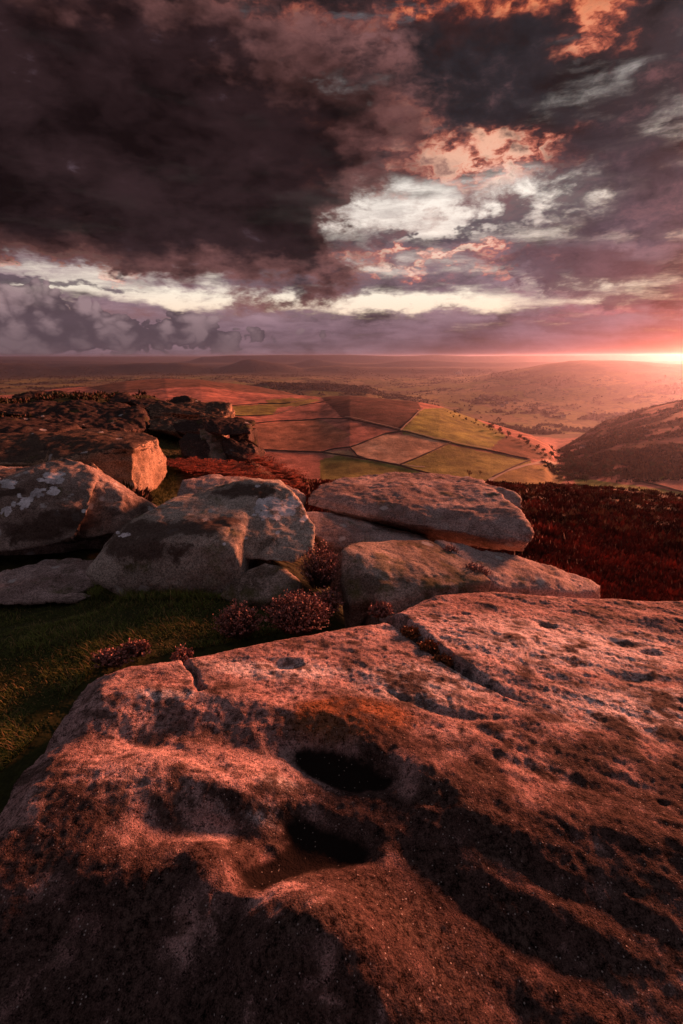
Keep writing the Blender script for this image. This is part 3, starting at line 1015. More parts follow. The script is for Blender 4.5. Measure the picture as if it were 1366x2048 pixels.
def rock(name, label, hulls, mat, voxel=0.02, smooth=10, amp=0.05, freq=1.6, strata=0.0, sfreq=5.0, group=None, spots=None, darks=None, fine=1.0, lift=0.0):
    """hulls: lists of (px, py, D) or ('w', x, y, z); union of hulls, remeshed, smoothed, weathered"""
    H = []
    for pts in hulls:
        H.append([Vector(p[1:]) if p[0] == 'w' else Vector(at(*p)) for p in pts])
    me = hull_mesh(H, voxel, smooth)
    n = len(me.vertices)
    V = np.empty(n * 3, np.float32)
    me.vertices.foreach_get('co', V)
    V = V.reshape(-1, 3).astype(np.float64)
    N = np.empty(n * 3, np.float32)
    me.vertex_normals.foreach_get('vector', N)
    N = N.reshape(-1, 3)
    off = hash_loc(label)
    q = V + off
    dsp = amp * fbm(q * freq, 3, 0.5) + amp * 0.28 * fbm(q * freq * 4.7, 4, 0.55)
    rid = 1 - np.abs(fbm(q * freq * 2.1 + 31, 3, 0.5)) * 2
    dsp -= amp * 0.22 * sstep(rid, 0.72, 1.0)
    if strata:
        w = V[:, 2] + 0.25 * fbm(q * 0.8, 2) + 0.10 * V[:, 0]
        lay = fbm(np.stack([w * sfreq, w * 0 + off, w * 0], 1), 3, 0.6)
        side = 1 - np.abs(N[:, 2])
        dsp += strata * lay * side
        dsp -= strata * 0.9 * sstep(lay, 0.28, 0.36) * (1 - sstep(lay, 0.36, 0.5)) * side
    dsp += 0.0035 * fine * fbm(q / 0.07, 3, 0.6)
    V = V + N * dsp[:, None]
    org = np.array([V[:, 0].mean(), V[:, 1].mean(), V[:, 2].min()])
    if spots is not None or darks is not None:
        px, py = project(V[:, 0], V[:, 1], V[:, 2])
        A = np.zeros((n, 4))
        for k, lst in ((0, spots or []), (1, darks or [])):
            if k == 0:
                g_ = random.Random(len(lst))
                lst = [(a, b, rx * .7, ry * .7) for a, b, rx, ry in lst] + [(a + g_.uniform(-1.3, 1.3) * rx, b + g_.uniform(-1.3, 1.3) * ry, rx * q, ry * q) for a, b, rx, ry in lst if rx > 8 for q in (.5, .42, .34, .28, .22)]
            for (a, b, rx, ry) in lst:
                A[:, k] = np.maximum(A[:, k], np.clip(1.0 - 0.5 * np.sqrt(((px - a) / rx) ** 2 + ((py - b) / ry) ** 2), 0, 1))
        put_col(me, 'mk', A)
    me.vertices.foreach_set('co', (V - org).astype(np.float32).ravel())
    me.polygons.foreach_set('use_smooth', np.full(len(me.polygons), True))
    me.update()
    me.name = name
    me.materials.clear()
    o = link(name, me, mat, loc=tuple(org + np.array([0, 0, lift])))
    tag(o, label, 'rock', group)
    return o


M_grit = rock_mat('grit_pale', (0.40, 0.31, 0.295), (0.19, 0.135, 0.125), (0.10, 0.075, 0.06), 0.45, lichen=0.25, moss=0.35, marks=False)
M_grit_moss = rock_mat('grit_mossy', (0.37, 0.30, 0.265), (0.17, 0.13, 0.11), (0.07, 0.052, 0.04), 0.8, lichen=0.12, moss=0.75)
M_main = rock_mat('grit_lichened', (0.40, 0.35, 0.31), (0.22, 0.185, 0.16), (0.09, 0.07, 0.055), 0.35, lichen=0.22, moss=0.45, marks=True)
M_left = rock_mat('grit_spotted', (0.30, 0.24, 0.215), (0.14, 0.10, 0.085), (0.06, 0.042, 0.036), 0.6, lichen=0.62, moss=0.2, marks=True)
M_crag = rock_mat('crag_rock', (0.13, 0.09, 0.08), (0.055, 0.04, 0.036), (0.03, 0.022, 0.02), 0.6, top_shade=0.85, lichen=0.12, moss=0.3, scale=0.6)
M_face = rock_mat('crag_face', (0.40, 0.29, 0.21), (0.24, 0.16, 0.11), (0.10, 0.07, 0.055), 0.35, top_shade=0.85, lichen=0.05, moss=0.1, scale=0.7)


def w(x, y, z):
    return ('w', x, y, z)


# --- main lichened boulder
rock('boulder', 'large rounded grey boulder with white lichen rosettes beside the grass and heather',
     [[(170, 1150, 3.75), (205, 1098, 3.85), (245, 1055, 4.0), (330, 1006, 4.35), (410, 990, 4.55), (300, 1080, 3.75), (330, 1168, 3.62), (200, 1168, 3.70),
       (420, 1178, 3.60), (475, 1150, 3.62), (470, 1105, 3.62), (430, 1070, 3.75), (500, 1000, 4.4), (360, 990, 5.3), (230, 1060, 4.9), w(-1.7, 4.6, -0.5), w(-0.7, 4.7, -0.5), w(-0.75, 3.6, -0.45), w(-1.85, 3.7, -0.45)],
      [(400, 992, 4.5), (430, 975, 4.7), (500, 962, 4.75), (562, 970, 4.65), (602, 1002, 4.45), (634, 1055, 4.15), (628, 1098, 3.95), (585, 1128, 3.75), (500, 1118, 3.72), (450, 1080, 3.85),
       (380, 1040, 4.1), (330, 1020, 4.3), (560, 960, 5.5), (430, 968, 5.5), w(-0.4, 4.6, -0.3), w(-1.3, 4.9, -0.3), w(-0.45, 5.2, -0.3)]],
     M_main, voxel=0.017, smooth=14, amp=0.035, freq=1.5,
     spots=[(545, 1005, 26, 15), (575, 1022, 24, 15), (528, 1030, 16, 11), (520, 1008, 12, 12), (590, 1008, 14, 10), (248, 1070, 9, 6), (556, 1065, 6, 5), (610, 1035, 8, 8), (492, 1076, 5, 4), (448, 1088, 5, 4), (515, 972, 8, 4)],
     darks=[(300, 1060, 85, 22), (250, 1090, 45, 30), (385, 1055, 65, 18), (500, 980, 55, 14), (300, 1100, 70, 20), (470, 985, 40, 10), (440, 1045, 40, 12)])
# --- small pyramidal stone tucked under it
rock('boulder', 'small mossy wedge shaped stone tucked under the lichened boulder behind heather',
     [[(440, 1192, 3.50), (478, 1148, 3.62), (530, 1124, 3.72), (572, 1138, 3.70), (604, 1168, 3.55), (560, 1200, 3.42), (480, 1205, 3.42), (540, 1130, 4.1), (460, 1160, 4.0), (590, 1160, 3.95), w(-0.8, 3.5, -0.5), w(-0.35, 3.5, -0.5)]],
     M_grit_moss, voxel=0.014, smooth=10, amp=0.02, freq=2.5)
# --- flat slab behind it
rock('boulder', 'flat pale slab lying behind the large lichened boulder',
     [[(348, 995, 5.45), (362, 958, 5.75), (420, 949, 6.1), (500, 955, 6.2), (580, 968, 6.0), (612, 990, 5.7), (610, 1030, 5.5), (430, 1000, 5.4), (350, 1030, 5.4), (380, 960, 6.6), (560, 975, 6.7), w(-1.8, 5.6, -0.8), w(-0.4, 5.6, -0.8)]],
     M_grit, voxel=0.022, smooth=8, amp=0.035, freq=1.6)
# --- left boulder
rock('boulder', 'big angular red lit boulder with pale lichen patches beside the dark hollow',
     [[(-120, 1010, 4.9), (-60, 975, 5.2), (0, 952, 5.4), (70, 932, 5.7), (128, 912, 5.9), (165, 926, 5.8), (192, 950, 5.6), (150, 1085, 4.85), (60, 1100, 4.75), (-60, 1112, 4.6), (180, 1020, 5.1), (-100, 960, 6.5), (140, 925, 6.8)],
      [(165, 926, 5.8), (195, 950, 5.7), (246, 985, 5.6), (258, 1040, 5.4), (240, 1062, 5.2), (180, 1078, 5.0), (130, 1080, 4.95), (150, 960, 5.5), (240, 985, 6.5), (180, 935, 6.6), w(-2.0, 6.3, -0.7)],
      [(-60, 1105, 4.95), (60, 1110, 5.05), (170, 1080, 5.2), (235, 1065, 5.4), (200, 1120, 5.35), (0, 1160, 5.1), w(-4, 6.3, -0.8), w(-2.2, 6.4, -0.8)]],
     M_left, voxel=0.02, smooth=7, amp=0.06, freq=1.3,
     spots=[(110, 960, 26, 11), (15, 965, 24, 9), (50, 1005, 13, 14), (105, 985, 16, 8), (168, 1022, 7, 5), (75, 985, 12, 9), (15, 1020, 10, 12)],
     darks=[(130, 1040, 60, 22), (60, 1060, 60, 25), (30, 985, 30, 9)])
rock('boulder', 'low dark flat rock on the grass below the angular boulder',
     [[(-80, 1165, 4.1), (0, 1142, 4.45), (60, 1148, 4.5), (130, 1140, 4.6), (165, 1150, 4.5), (120, 1172, 4.2), (60, 1190, 4.0), (-60, 1195, 3.95), w(-3.2, 4.9, -0.55), w(-2.3, 4.9, -0.55), w(-2.4, 4.0, -0.6), w(-3.2, 3.9, -0.6)]],
     M_grit, voxel=0.018, smooth=8, amp=0.05, freq=1.8)
# --- table slab and the stones under it
rock('table_rock', 'broad tilted table rock with a dark undercut resting on lower stones',
     [[(612, 992, 5.5), (640, 966, 6.0), (720, 950, 6.6), (790, 943, 6.9), (900, 949, 6.7), (960, 960, 6.2), (1000, 985, 5.4), (1040, 1020, 4.75), (1062, 1062, 4.35), (1055, 1082, 4.28),
       (985, 1078, 4.35), (900, 1062, 4.55), (800, 1040, 4.85), (700, 1020, 5.2), (612, 1012, 5.4), (700, 1034, 6.0), (900, 1082, 5.4), (990, 1102, 4.75), (1048, 1104, 4.5), w(0.6, 6.6, -0.25), w(1.6, 6.2, -0.25), w(0.1, 6.3, -0.2)],
      [(955, 962, 6.0), (1000, 972, 5.7), (1030, 985, 5.5), (1045, 1002, 5.3), (1042, 1022, 5.2), (1000, 1015, 5.2), (950, 990, 5.6), (1030, 990, 5.9), (960, 975, 6.2), (1000, 1020, 5.9)]],
     M_grit, voxel=0.019, smooth=7, amp=0.035, freq=1.5, strata=0.045, sfreq=7)
rock('boulder', 'sloping reddish stone wedged in the shade under the table rock',
     [[(600, 1022, 5.1), (640, 1022, 5.3), (700, 1032, 5.3), (800, 1058, 5.0), (865, 1082, 4.7), (780, 1092, 4.45), (670, 1090, 4.45), (625, 1065, 4.6), w(0.0, 5.8, -0.5), w(1.0, 5.6, -0.6), w(0.9, 4.6, -1.0), w(0.0, 4.4, -0.9)],
      [w(0.3, 5.4, -0.6), w(1.4, 5.0, -0.8), w(1.3, 6.2, -0.8), w(0.3, 6.3, -0.5), w(0.8, 5.6, -0.05), w(1.35, 5.6, -0.2)]],
     M_grit, voxel=0.02, smooth=9, amp=0.035, freq=1.6)
rock('boulder', 'smooth hump backed stone with a folded front beside the crack of the slab',
     [[(682, 1100, 3.75), (700, 1086, 4.0), (780, 1082, 4.25), (860, 1078, 4.35), (920, 1110, 4.0), (962, 1138, 3.75), (985, 1160, 3.55), (900, 1172, 3.40), (860, 1180, 3.35), (800, 1200, 3.25), (760, 1208, 3.22), (850, 1110, 3.9), (760, 1170, 3.35), w(0.2, 4.3, -0.6), w(1.1, 4.2, -0.9), w(1.1, 3.3, -0.9), w(0.3, 3.2, -0.9)],
      [(680, 1102, 3.75), (720, 1092, 3.9), (770, 1110, 3.75), (780, 1150, 3.45), (740, 1195, 3.3), (700, 1210, 3.3), (682, 1160, 3.5), w(0.05, 4.0, -0.8), w(0.05, 3.4, -0.8)]],
     M_grit_moss, voxel=0.015, smooth=12, amp=0.02, freq=1.4)
rock('boulder', 'long low wedge stone tapering towards the red moor',
     [[(868, 1080, 4.35), (1000, 1102, 4.35), (1100, 1128, 4.25), (1180, 1155, 4.1), (1208, 1168, 4.0), (1190, 1184, 3.85), (1090, 1180, 3.7), (1000, 1172, 3.6), (950, 1140, 3.75), (900, 1105, 4.1), w(0.7, 4.7, -0.9), w(2.2, 4.5, -1.2), w(2.2, 3.6, -1.2), w(1.0, 3.5, -1.1)]],
     M_grit, voxel=0.018, smooth=8, amp=0.035, freq=1.8)
rock('boulder', 'grey flat stone in the gully between boulder and cliff block',
     [[(250, 1012, 6.8), (300, 1006, 7.2), (318, 1020, 7.1), (300, 1045, 6.6), (255, 1050, 6.4), (248, 1030, 6.5), w(-3.3, 7.4, -1.1), w(-2.6, 7.4, -1.2), w(-2.7, 6.4, -1.2), w(-3.2, 6.3, -1.2)]],
     M_grit, voxel=0.022, smooth=6, amp=0.03, freq=2)
# --- cliff block with the burning face
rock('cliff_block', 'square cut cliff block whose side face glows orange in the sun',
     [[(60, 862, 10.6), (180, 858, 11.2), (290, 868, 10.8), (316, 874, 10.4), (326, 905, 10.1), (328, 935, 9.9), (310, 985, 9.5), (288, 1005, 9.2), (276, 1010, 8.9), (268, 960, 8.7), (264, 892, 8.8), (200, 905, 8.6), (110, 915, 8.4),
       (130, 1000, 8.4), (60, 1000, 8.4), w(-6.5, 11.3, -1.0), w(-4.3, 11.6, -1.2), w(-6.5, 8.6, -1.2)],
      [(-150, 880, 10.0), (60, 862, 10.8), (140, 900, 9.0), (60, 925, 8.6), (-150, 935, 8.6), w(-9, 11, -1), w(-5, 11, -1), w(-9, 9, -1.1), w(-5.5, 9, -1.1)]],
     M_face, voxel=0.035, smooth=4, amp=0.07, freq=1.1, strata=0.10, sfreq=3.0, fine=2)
rock('boulder', 'small red lit stone against the dark wall of the cliff block',
     [[(150, 935, 7.9), (185, 922, 8.1), (197, 930, 8.1), (200, 962, 7.8), (180, 985, 7.6), (140, 985, 7.5), w(-4.7, 8.4, -0.9), w(-3.9, 8.4, -1.0), w(-4.0, 7.6, -1.0)]],
     M_face, voxel=0.025, smooth=5, amp=0.04, freq=2)
rock('boulder', 'small broken stone at the foot of the glowing cliff face',
     [[(236, 985, 7.2), (252, 982, 7.3), (259, 1000, 7.1), (256, 1015, 6.9), (240, 1012, 6.9), w(-3.5, 7.3, -1.0), w(-3.0, 7.4, -1.1), w(-3.1, 6.8, -1.1)]],
     M_face, voxel=0.022, smooth=4, amp=0.03, freq=2.5)
# --- tower outcrop above the bracken
rock('boulder', 'pale lichened block at the back of the outcrop above the bracken',
     [[(358, 880, 13.6), (375, 866, 14.2), (405, 868, 14.2), (416, 885, 13.8), (412, 915, 13.4), (370, 912, 13.2), w(-4.6, 15, -1.4), w(-3.6, 15, -1.4), w(-4.5, 13.4, -1.4), w(-3.6, 13.4, -1.4)]],
     M_crag, voxel=0.03, smooth=6, amp=0.07, freq=1.4)
rock('boulder', 'mossy leaning block in the middle of the outcrop above the bracken',
     [[(395, 858, 14.2), (420, 855, 14.4), (452, 872, 14.2), (458, 905, 13.7), (445, 930, 13.3), (420, 925, 13.3), (400, 885, 13.8), w(-4.0, 15.4, -1.5), w(-3.0, 15.4, -1.6), w(-3.0, 13.7, -1.6)]],
     M_grit_moss, voxel=0.03, smooth=6, amp=0.07, freq=1.4, strata=0.06, sfreq=4)
rock('boulder', 'dark capstone perched on top of the outcrop above the bracken',
     [[(408, 840, 14.0), (425, 831, 14.6), (470, 838, 14.6), (497, 852, 14.3), (500, 866, 14.0), (460, 872, 13.7), (420, 865, 13.6), w(-3.9, 15.6, -0.35), w(-2.8, 15.6, -0.4), (410, 862, 13.8)]],
     M_crag, voxel=0.03, smooth=5, amp=0.07, freq=1.5, strata=0.05, sfreq=5)
rock('boulder', 'dark jutting block under the capstone of the outcrop',
     [[(445, 878, 13.8), (480, 872, 14.2), (505, 885, 14.0), (513, 902, 13.8), (500, 918, 13.5), (470, 915, 13.3), (450, 905, 13.4), (470, 935, 13.4), w(-3.3, 15.3, -1.3), w(-2.5, 15.3, -1.4), w(-2.6, 14.0, -1.8), w(-3.3, 13.9, -1.8)]],
     M_crag, voxel=0.03, smooth=5, amp=0.08, freq=1.5, strata=0.06, sfreq=4)
rock('boulder', 'thin neck stone between capstone and jutting block of the outcrop',
     [[(455, 862, 14.2), (497, 862, 14.4), (498, 880, 14.2), (460, 882, 13.9), w(-3.3, 15.3, -0.5), w(-2.7, 15.3, -0.6), w(-2.7, 15.3, -1.2), w(-3.3, 15.3, -1.2)]],
     M_crag, voxel=0.03, smooth=4, amp=0.05, freq=2)
# --- ledge of stacked slabs
rock('boulder', 'small loose knob of rock sitting on the far ledge',
     [[(337, 800, 19.5), (345, 793, 19.8), (368, 790, 19.9), (381, 796, 19.8), (380, 810, 19.5), (340, 812, 19.3), w(-6.6, 20.4, -0.2), w(-5.8, 20.4, -0.2), (360, 815, 19.3)]],
     M_crag, voxel=0.035, smooth=4, amp=0.07, freq=1.6)
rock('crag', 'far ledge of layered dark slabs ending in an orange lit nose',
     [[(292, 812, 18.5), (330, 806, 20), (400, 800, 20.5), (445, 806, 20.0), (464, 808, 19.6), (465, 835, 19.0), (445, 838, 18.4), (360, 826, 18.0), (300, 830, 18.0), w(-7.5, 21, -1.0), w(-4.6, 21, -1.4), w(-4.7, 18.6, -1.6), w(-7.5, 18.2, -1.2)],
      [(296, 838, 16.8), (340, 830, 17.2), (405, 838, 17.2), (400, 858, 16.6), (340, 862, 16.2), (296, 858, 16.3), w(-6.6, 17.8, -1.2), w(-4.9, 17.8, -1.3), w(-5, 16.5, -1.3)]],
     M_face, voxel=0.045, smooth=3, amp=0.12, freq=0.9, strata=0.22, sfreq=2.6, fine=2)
rock('boulder', 'low flat stone at the edge of the ledge beside the outcrop',
     [[(380, 838, 16.2), (430, 836, 16.6), (438, 848, 16.4), (400, 862, 15.8), (350, 862, 15.6), (345, 848, 16.0), w(-5.6, 16.9, -1.2), w(-4.2, 16.9, -1.3), w(-4.4, 15.9, -1.3)]],
     M_crag, voxel=0.035, smooth=4, amp=0.06, freq=1.5)
# --- plateau rocks on the left
for k, (lab, pts, mt, am) in enumerate([
    ('long dark dome of rock behind the cliff block', [(90, 830, 16), (120, 810, 18), (180, 796, 19.5), (250, 806, 19), (286, 822, 17.5), (292, 858, 16), (240, 862, 15), (150, 850, 14.8), (60, 842, 15), w(-13, 20, -1), w(-7.2, 20, -1.2), w(-7, 16, -1.4), w(-11, 15, -1.2)], M_crag, 0.16),
    ('flat dark shelf of rock spreading over the heather plateau', [(-120, 842, 13.5), (0, 834, 15), (90, 838, 15.2), (150, 852, 14), (100, 866, 12.8), (-60, 868, 12.2), w(-13, 16, -1), w(-8, 15.6, -1), w(-8, 12.9, -1), w(-12, 12, -1)], M_crag, 0.12),
    ('low rock rib in the heather near the plateau brow', [(-60, 815, 20), (30, 806, 22), (110, 804, 23), (125, 818, 21), (20, 828, 19), w(-18, 23, -1), w(-11, 23.5, -1), w(-12, 20, -1)], M_crag, 0.15),
    ('small peaked rock on the skyline of the plateau', [(215, 796, 24), (232, 787, 25), (250, 784, 25.5), (266, 794, 25), (262, 804, 23.5), (220, 806, 23.5), w(-12, 26, -1), w(-10, 26, -1)], M_crag, 0.10),
    ('flat topped rock beside the small peaked rock', [(262, 802, 22), (290, 796, 23), (330, 800, 23), (332, 812, 21.5), (280, 816, 21), w(-10, 24, -1.1), w(-7.8, 24, -1.2)], M_crag, 0.10),
    ('dark hummocky rock at the brow of the heather plateau', [(20, 796, 29), (60, 786, 31), (120, 784, 32), (170, 792, 31), (150, 802, 28), (40, 806, 27.5), w(-22, 33, -1), w(-15, 33, -1)], M_crag, 0.16),
    ('sunken rock in the turf in front of the dark dome', [(130, 868, 12.4), (190, 858, 13.0), (250, 862, 13.2), (270, 872, 12.5), (200, 884, 11.8), (140, 882, 11.8), w(-7.4, 13.6, -1), w(-5.6, 13.8, -1.1)], M_crag, 0.07),
]):
    rock('boulder', lab, [pts], mt, voxel=0.05, smooth=4, amp=am, freq=0.9, strata=0.09, sfreq=3)

#=VEG=
# ------------------------------------------------------------------ plants
def leafy_mat(name, rough=0.75, trans=0.25):
    m, t, b = new_mat(name)
    a = t.n('ShaderNodeAttribute', attribute_name='col').outputs['Color']
    t.put(b.inputs['Base Color'], a)
    b.inputs['Roughness'].default_value = rough
    b.inputs['Specular IOR Level'].default_value = 0.25
    return m


M_leaf = leafy_mat('foliage')
M_stem = plain('woody_stem', (0.06, 0.038, 0.028), 0.9)


class Soup:
    """triangle soup with vertex colours"""
    def __init__(s):
        s.V, s.F, s.C, s.n = [], [], [], 0

    def add(s, V, F, C):
        V = np.asarray(V, float)
        F = np.asarray(F, int)
        C = np.broadcast_to(np.asarray(C, float), (len(V), 3))
        s.V.append(V); s.F.append(F + s.n); s.C.append(C)
        s.n += len(V)

    def mesh(s, name, smooth=False, org=(0, 0, 0)):
        me = mesh_from(name, np.concatenate(s.V) - np.array(org), np.concatenate(s.F), smooth)
        put_col(me, 'col', np.concatenate(s.C))
        return me


def blades(n, pos, hgt, wid, lean, cols, seed=0):
    """n tapered bent blades: arrays -> V,F,C"""
    g = np.random.default_rng(seed)
    a = g.uniform(0, 2 * math.pi, n)
    L = g.uniform(0.5, 1.0, n) * hgt
    ln = g.uniform(0.1, 1.0, n) * lean * L
    fx, fy = np.cos(a), np.sin(a)
    sx, sy = -np.sin(a) * wid, np.cos(a) * wid
    V = np.zeros((n, 5, 3))
    for k, (u, wd) in enumerate(((0, 1), (0, -1), (0.55, 0.7), (0.55, -0.7), (1, 0))):
        V[:, k, 0] = pos[:, 0] + fx * ln * u * u + sx * wd
        V[:, k, 1] = pos[:, 1] + fy * ln * u * u + sy * wd
        V[:, k, 2] = pos[:, 2] + L * u * (1 - 0.25 * u * lean * 0.6)
    base = np.arange(n)[:, None, None] * 5
    F = (base + np.array([[0, 1, 3], [0, 3, 2], [2, 3, 4]])[None]).reshape(-1, 3)
    C = np.repeat(cols[:, None, :], 5, 1) * np.array([0.55, 0.55, 0.9, 0.9, 1.15])[None, :, None]
    return V.reshape(-1, 3), F, C.reshape(-1, 3)


def build_turf():
    s = Soup()
    polys = [[(-60, 1185), (60, 1190), (180, 1160), (340, 1165), (430, 1180), (500, 1190), (620, 1190), (680, 1215), (660, 1240), (520, 1275), (340, 1310), (190, 1340), (130, 1400), (60, 1490), (-60, 1600), (-200, 1600), (-200, 1200)]]
    n = 0
    pts = []
    g = np.random.default_rng(5)
    px = g.uniform(-200, 690, 150000)
    py = 1150 + 460 * g.uniform(0, 1, 150000) ** 1.6
    ok = poly_sdf(px, py, polys[0]) < 0
    px, py = px[ok], py[ok]
    # ray to local ground
    cx, c = (px - 683) / FPX, (1024 - py) / FPX
    dx, dy, dz = cx, CP + SP * c, -SP + CP * c
    zz = np.full(len(px), -0.3)
    for _ in range(3):
        tt = (zz - CAM_Z) / dz
        x, y = dx * tt, dy * tt
        zz = np.array([ground_z(a, b) for a, b in zip(x[:1], y[:1])]) if False else GZ(x, y)
    pos = np.stack([x, y, zz - 0.01], 1)
    keep = fbm(pos / 0.5, 3) > -0.75
    pos = pos[keep][:60000]
    nn = fbm(pos / 0.35, 3)
    mixv = np.clip(0.5 + nn, 0, 1)[:, None]
    cols = np.array([0.055, 0.074, 0.014]) * (1 - mixv) + np.array([0.13, 0.15, 0.028]) * mixv
    straw = g.uniform(size=len(pos)) < 0.10
    cols[straw] = (0.20, 0.14, 0.055)
    cols *= g.uniform(0.6, 1.4, (len(pos), 1))
    hg = np.clip(0.042 + 0.035 * nn, 0.018, 0.11)
    hg = np.where(straw, hg * 1.5, hg)
    fx, fy = project(pos[:, 0], pos[:, 1], pos[:, 2])
    edge = (fy < 1205) & (fx > 170) & (fx < 520)
    hg = np.where(edge, hg * 2.2, hg)
    cols[edge] *= 1.35
    s.add(*blades(len(pos), pos, hg, 0.0022, 1.1, cols, 3))
    me = s.mesh('grass')
    o = link('grass', me, M_leaf)
    tag(o, 'short dark green turf growing between slab and boulders', 'grass', kind='stuff')


def GZ(x, y):
    r = np.maximum(0.41, np.hypot(x, y))
    a = np.degrees(np.arctan2(x, y))
    i = np.clip(np.searchsorted(RR, r) - 1, 0, len(RR) - 2)
    j = np.clip(np.searchsorted(AZ, a) - 1, 0, len(AZ) - 2)
    u = (r - RR[i]) / (RR[i + 1] - RR[i])
    v = (a - AZ[j]) / (AZ[j + 1] - AZ[j])
    return (TZ[i, j] * (1 - v) + TZ[i, j + 1] * v) * (1 - u) + (TZ[i + 1, j] * (1 - v) + TZ[i + 1, j + 1] * v) * u


build_turf()


def heather(label, cx, cy_, cz, rx, ry, hgt, n, seed, pink=(0.36, 0.17, 0.15), deep=(0.10, 0.05, 0.04), spread=1.0, group=None):
    """a heather bush: woody stems fanning up from the root, each ending in a spike of tiny bells"""
    g = np.random.default_rng(seed)
    root = empty('heather_bush', (cx, cy_, cz))
    st, fl = Soup(), Soup()
    for k in range(n):
        a = g.uniform(0, 2 * math.pi)
        q = math.sqrt(g.uniform(0, 1))
        bx, by = 0.45 * rx * q * math.cos(a), 0.45 * ry * q * math.sin(a)
        tx, ty = rx * q * math.cos(a) * spread, ry * q * math.sin(a) * spread
        tz = hgt * (math.sqrt(max(0.05, 1 - 0.82 * q * q))) * g.uniform(0.78, 1.08)
        p0, p2 = np.array([bx, by, 0]), np.array([tx, ty, tz]) + g.normal(0, 0.012, 3)
        p1 = (p0 + p2) / 2 + np.array([-(tx - bx) * 0.25, -(ty - by) * 0.25, tz * 0.12]) + g.normal(0, 0.01, 3)
        us = np.array([0, 0.5, 1.0])
        cur = lambda u: (1 - u) ** 2 * p0 + 2 * u * (1 - u) * p1 + u * u * p2
        ring, F = [], []
        for i, u in enumerate(us):
            c = cur(u); wd = 0.0030 * (1 - 0.75 * u)
            for m_ in range(3):
                b = m_ * 2.0944
                ring.append(c + np.array([math.cos(b) * wd, math.sin(b) * wd, 0]))
        for i in range(2):
            for m_ in range(3):
                A, B = i * 3 + m_, i * 3 + (m_ + 1) % 3
                F += [[A, B, B + 3], [A, B + 3, A + 3]]
        st.add(ring, F, (0.06, 0.04, 0.03))
        # bells along the upper half
        m_ = 11
        u = np.linspace(0.42, 1.02, m_)
        ctr = ((1 - u)[:, None] ** 2 * p0 + 2 * (u * (1 - u))[:, None] * p1 + (u * u)[:, None] * p2)
        dirs = g.normal(0, 1, (m_, 3)); dirs[:, 2] = np.abs(dirs[:, 2]) * 0.8
        dirs /= np.linalg.norm(dirs, axis=1)[:, None]
        sd_ = np.cross(dirs, g.normal(0, 1, (m_, 3))); sd_ /= np.linalg.norm(sd_, axis=1)[:, None]
        ln = g.uniform(0.010, 0.019, m_)[:, None]
        V = np.stack([ctr, ctr + dirs * ln * 0.55 + sd_ * ln * 0.42, ctr + dirs * ln, ctr + dirs * ln * 0.55 - sd_ * ln * 0.42], 1).reshape(-1, 3)
        F = (np.arange(m_)[:, None, None] * 4 + np.array([[0, 1, 2], [0, 2, 3]])[None]).reshape(-1, 3)
        k_ = np.clip((u - 0.40) / 0.6, 0, 1)[:, None] * g.uniform(0.5, 1.1)
        cc = np.array(deep) * (1 - k_) + np.array(pink) * k_
        fl.add(V, F, np.repeat(cc * g.uniform(0.7, 1.3, (m_, 1)), 4, 0))
    link('stems', st.mesh('stems'), M_stem, root)
    link('flower_sprigs', fl.mesh('flower_sprigs'), M_leaf, root)
    tag(root, label, 'heather', group)
    return root


def hp(px, py, D):
    x, y, z = at(px, py, D)
    return x, y, z


for lab, (px, py, D), rx, ry, hh, n, sd_ in [
    ('full round heather bush with dusky pink heads beside the slab crack', (596, 1250, 3.02), 0.25, 0.22, 0.27, 520, 1),
    ('looser heather bush with bare brown stems in front of the wedge stone', (478, 1262, 2.98), 0.18, 0.16, 0.23, 260, 2),
    ('tall dark heather growing up between the lichened boulder and hump stone', (640, 1165, 3.6), 0.17, 0.16, 0.36, 300, 3),
    ('dark heather clump at the foot of the hump backed stone', (655, 1215, 3.3), 0.12, 0.12, 0.18, 160, 4),
    ('low heather fringe along the grass edge of the slab', (222, 1322, 2.55), 0.13, 0.07, 0.10, 150, 5),
    ('low heather fringe close to the grassy slab corner', (275, 1302, 2.62), 0.10, 0.06, 0.09, 120, 6),
    ('small heather tuft rooted in the short side crack of the slab', (366, 1318, 2.5), 0.06, 0.06, 0.09, 110, 7),
    ('small heather tuft at the top of the long slab crack', (762, 1226, 2.98), 0.09, 0.06, 0.10, 120, 8),
    ('dark heather tuft between hump backed stone and long wedge', (948, 1160, 3.72), 0.13, 0.12, 0.17, 170, 9),
    ('little heather tuft high between hump backed stone and table rock', (900, 1108, 4.1), 0.08, 0.07, 0.10, 70, 10),
]:
    x, y, z = hp(px, py, D)
    heather(lab, x, y, z - 0.03, rx, ry, hh, n, sd_)
# rusty moss and dead heather filling the long crack
for lab, (px, py), rx, ry, hh, n, sd_ in [
    ('rust brown mossy heather filling the upper part of the slab crack', (822, 1268), 0.06, 0.05, 0.045, 110, 21),
    ('rust orange mossy heather in the middle of the slab crack', (858, 1296), 0.06, 0.05, 0.045, 110, 22),
    ('dark rusty heather at the lower end of the slab crack', (890, 1322), 0.055, 0.04, 0.04, 100, 23),
]:
    x, y = W(px, py)
    heather(lab, x, y, slab_plane(x, y) - 0.02, rx, ry, hh, n, sd_, pink=(0.26, 0.085, 0.03), deep=(0.10, 0.04, 0.015))


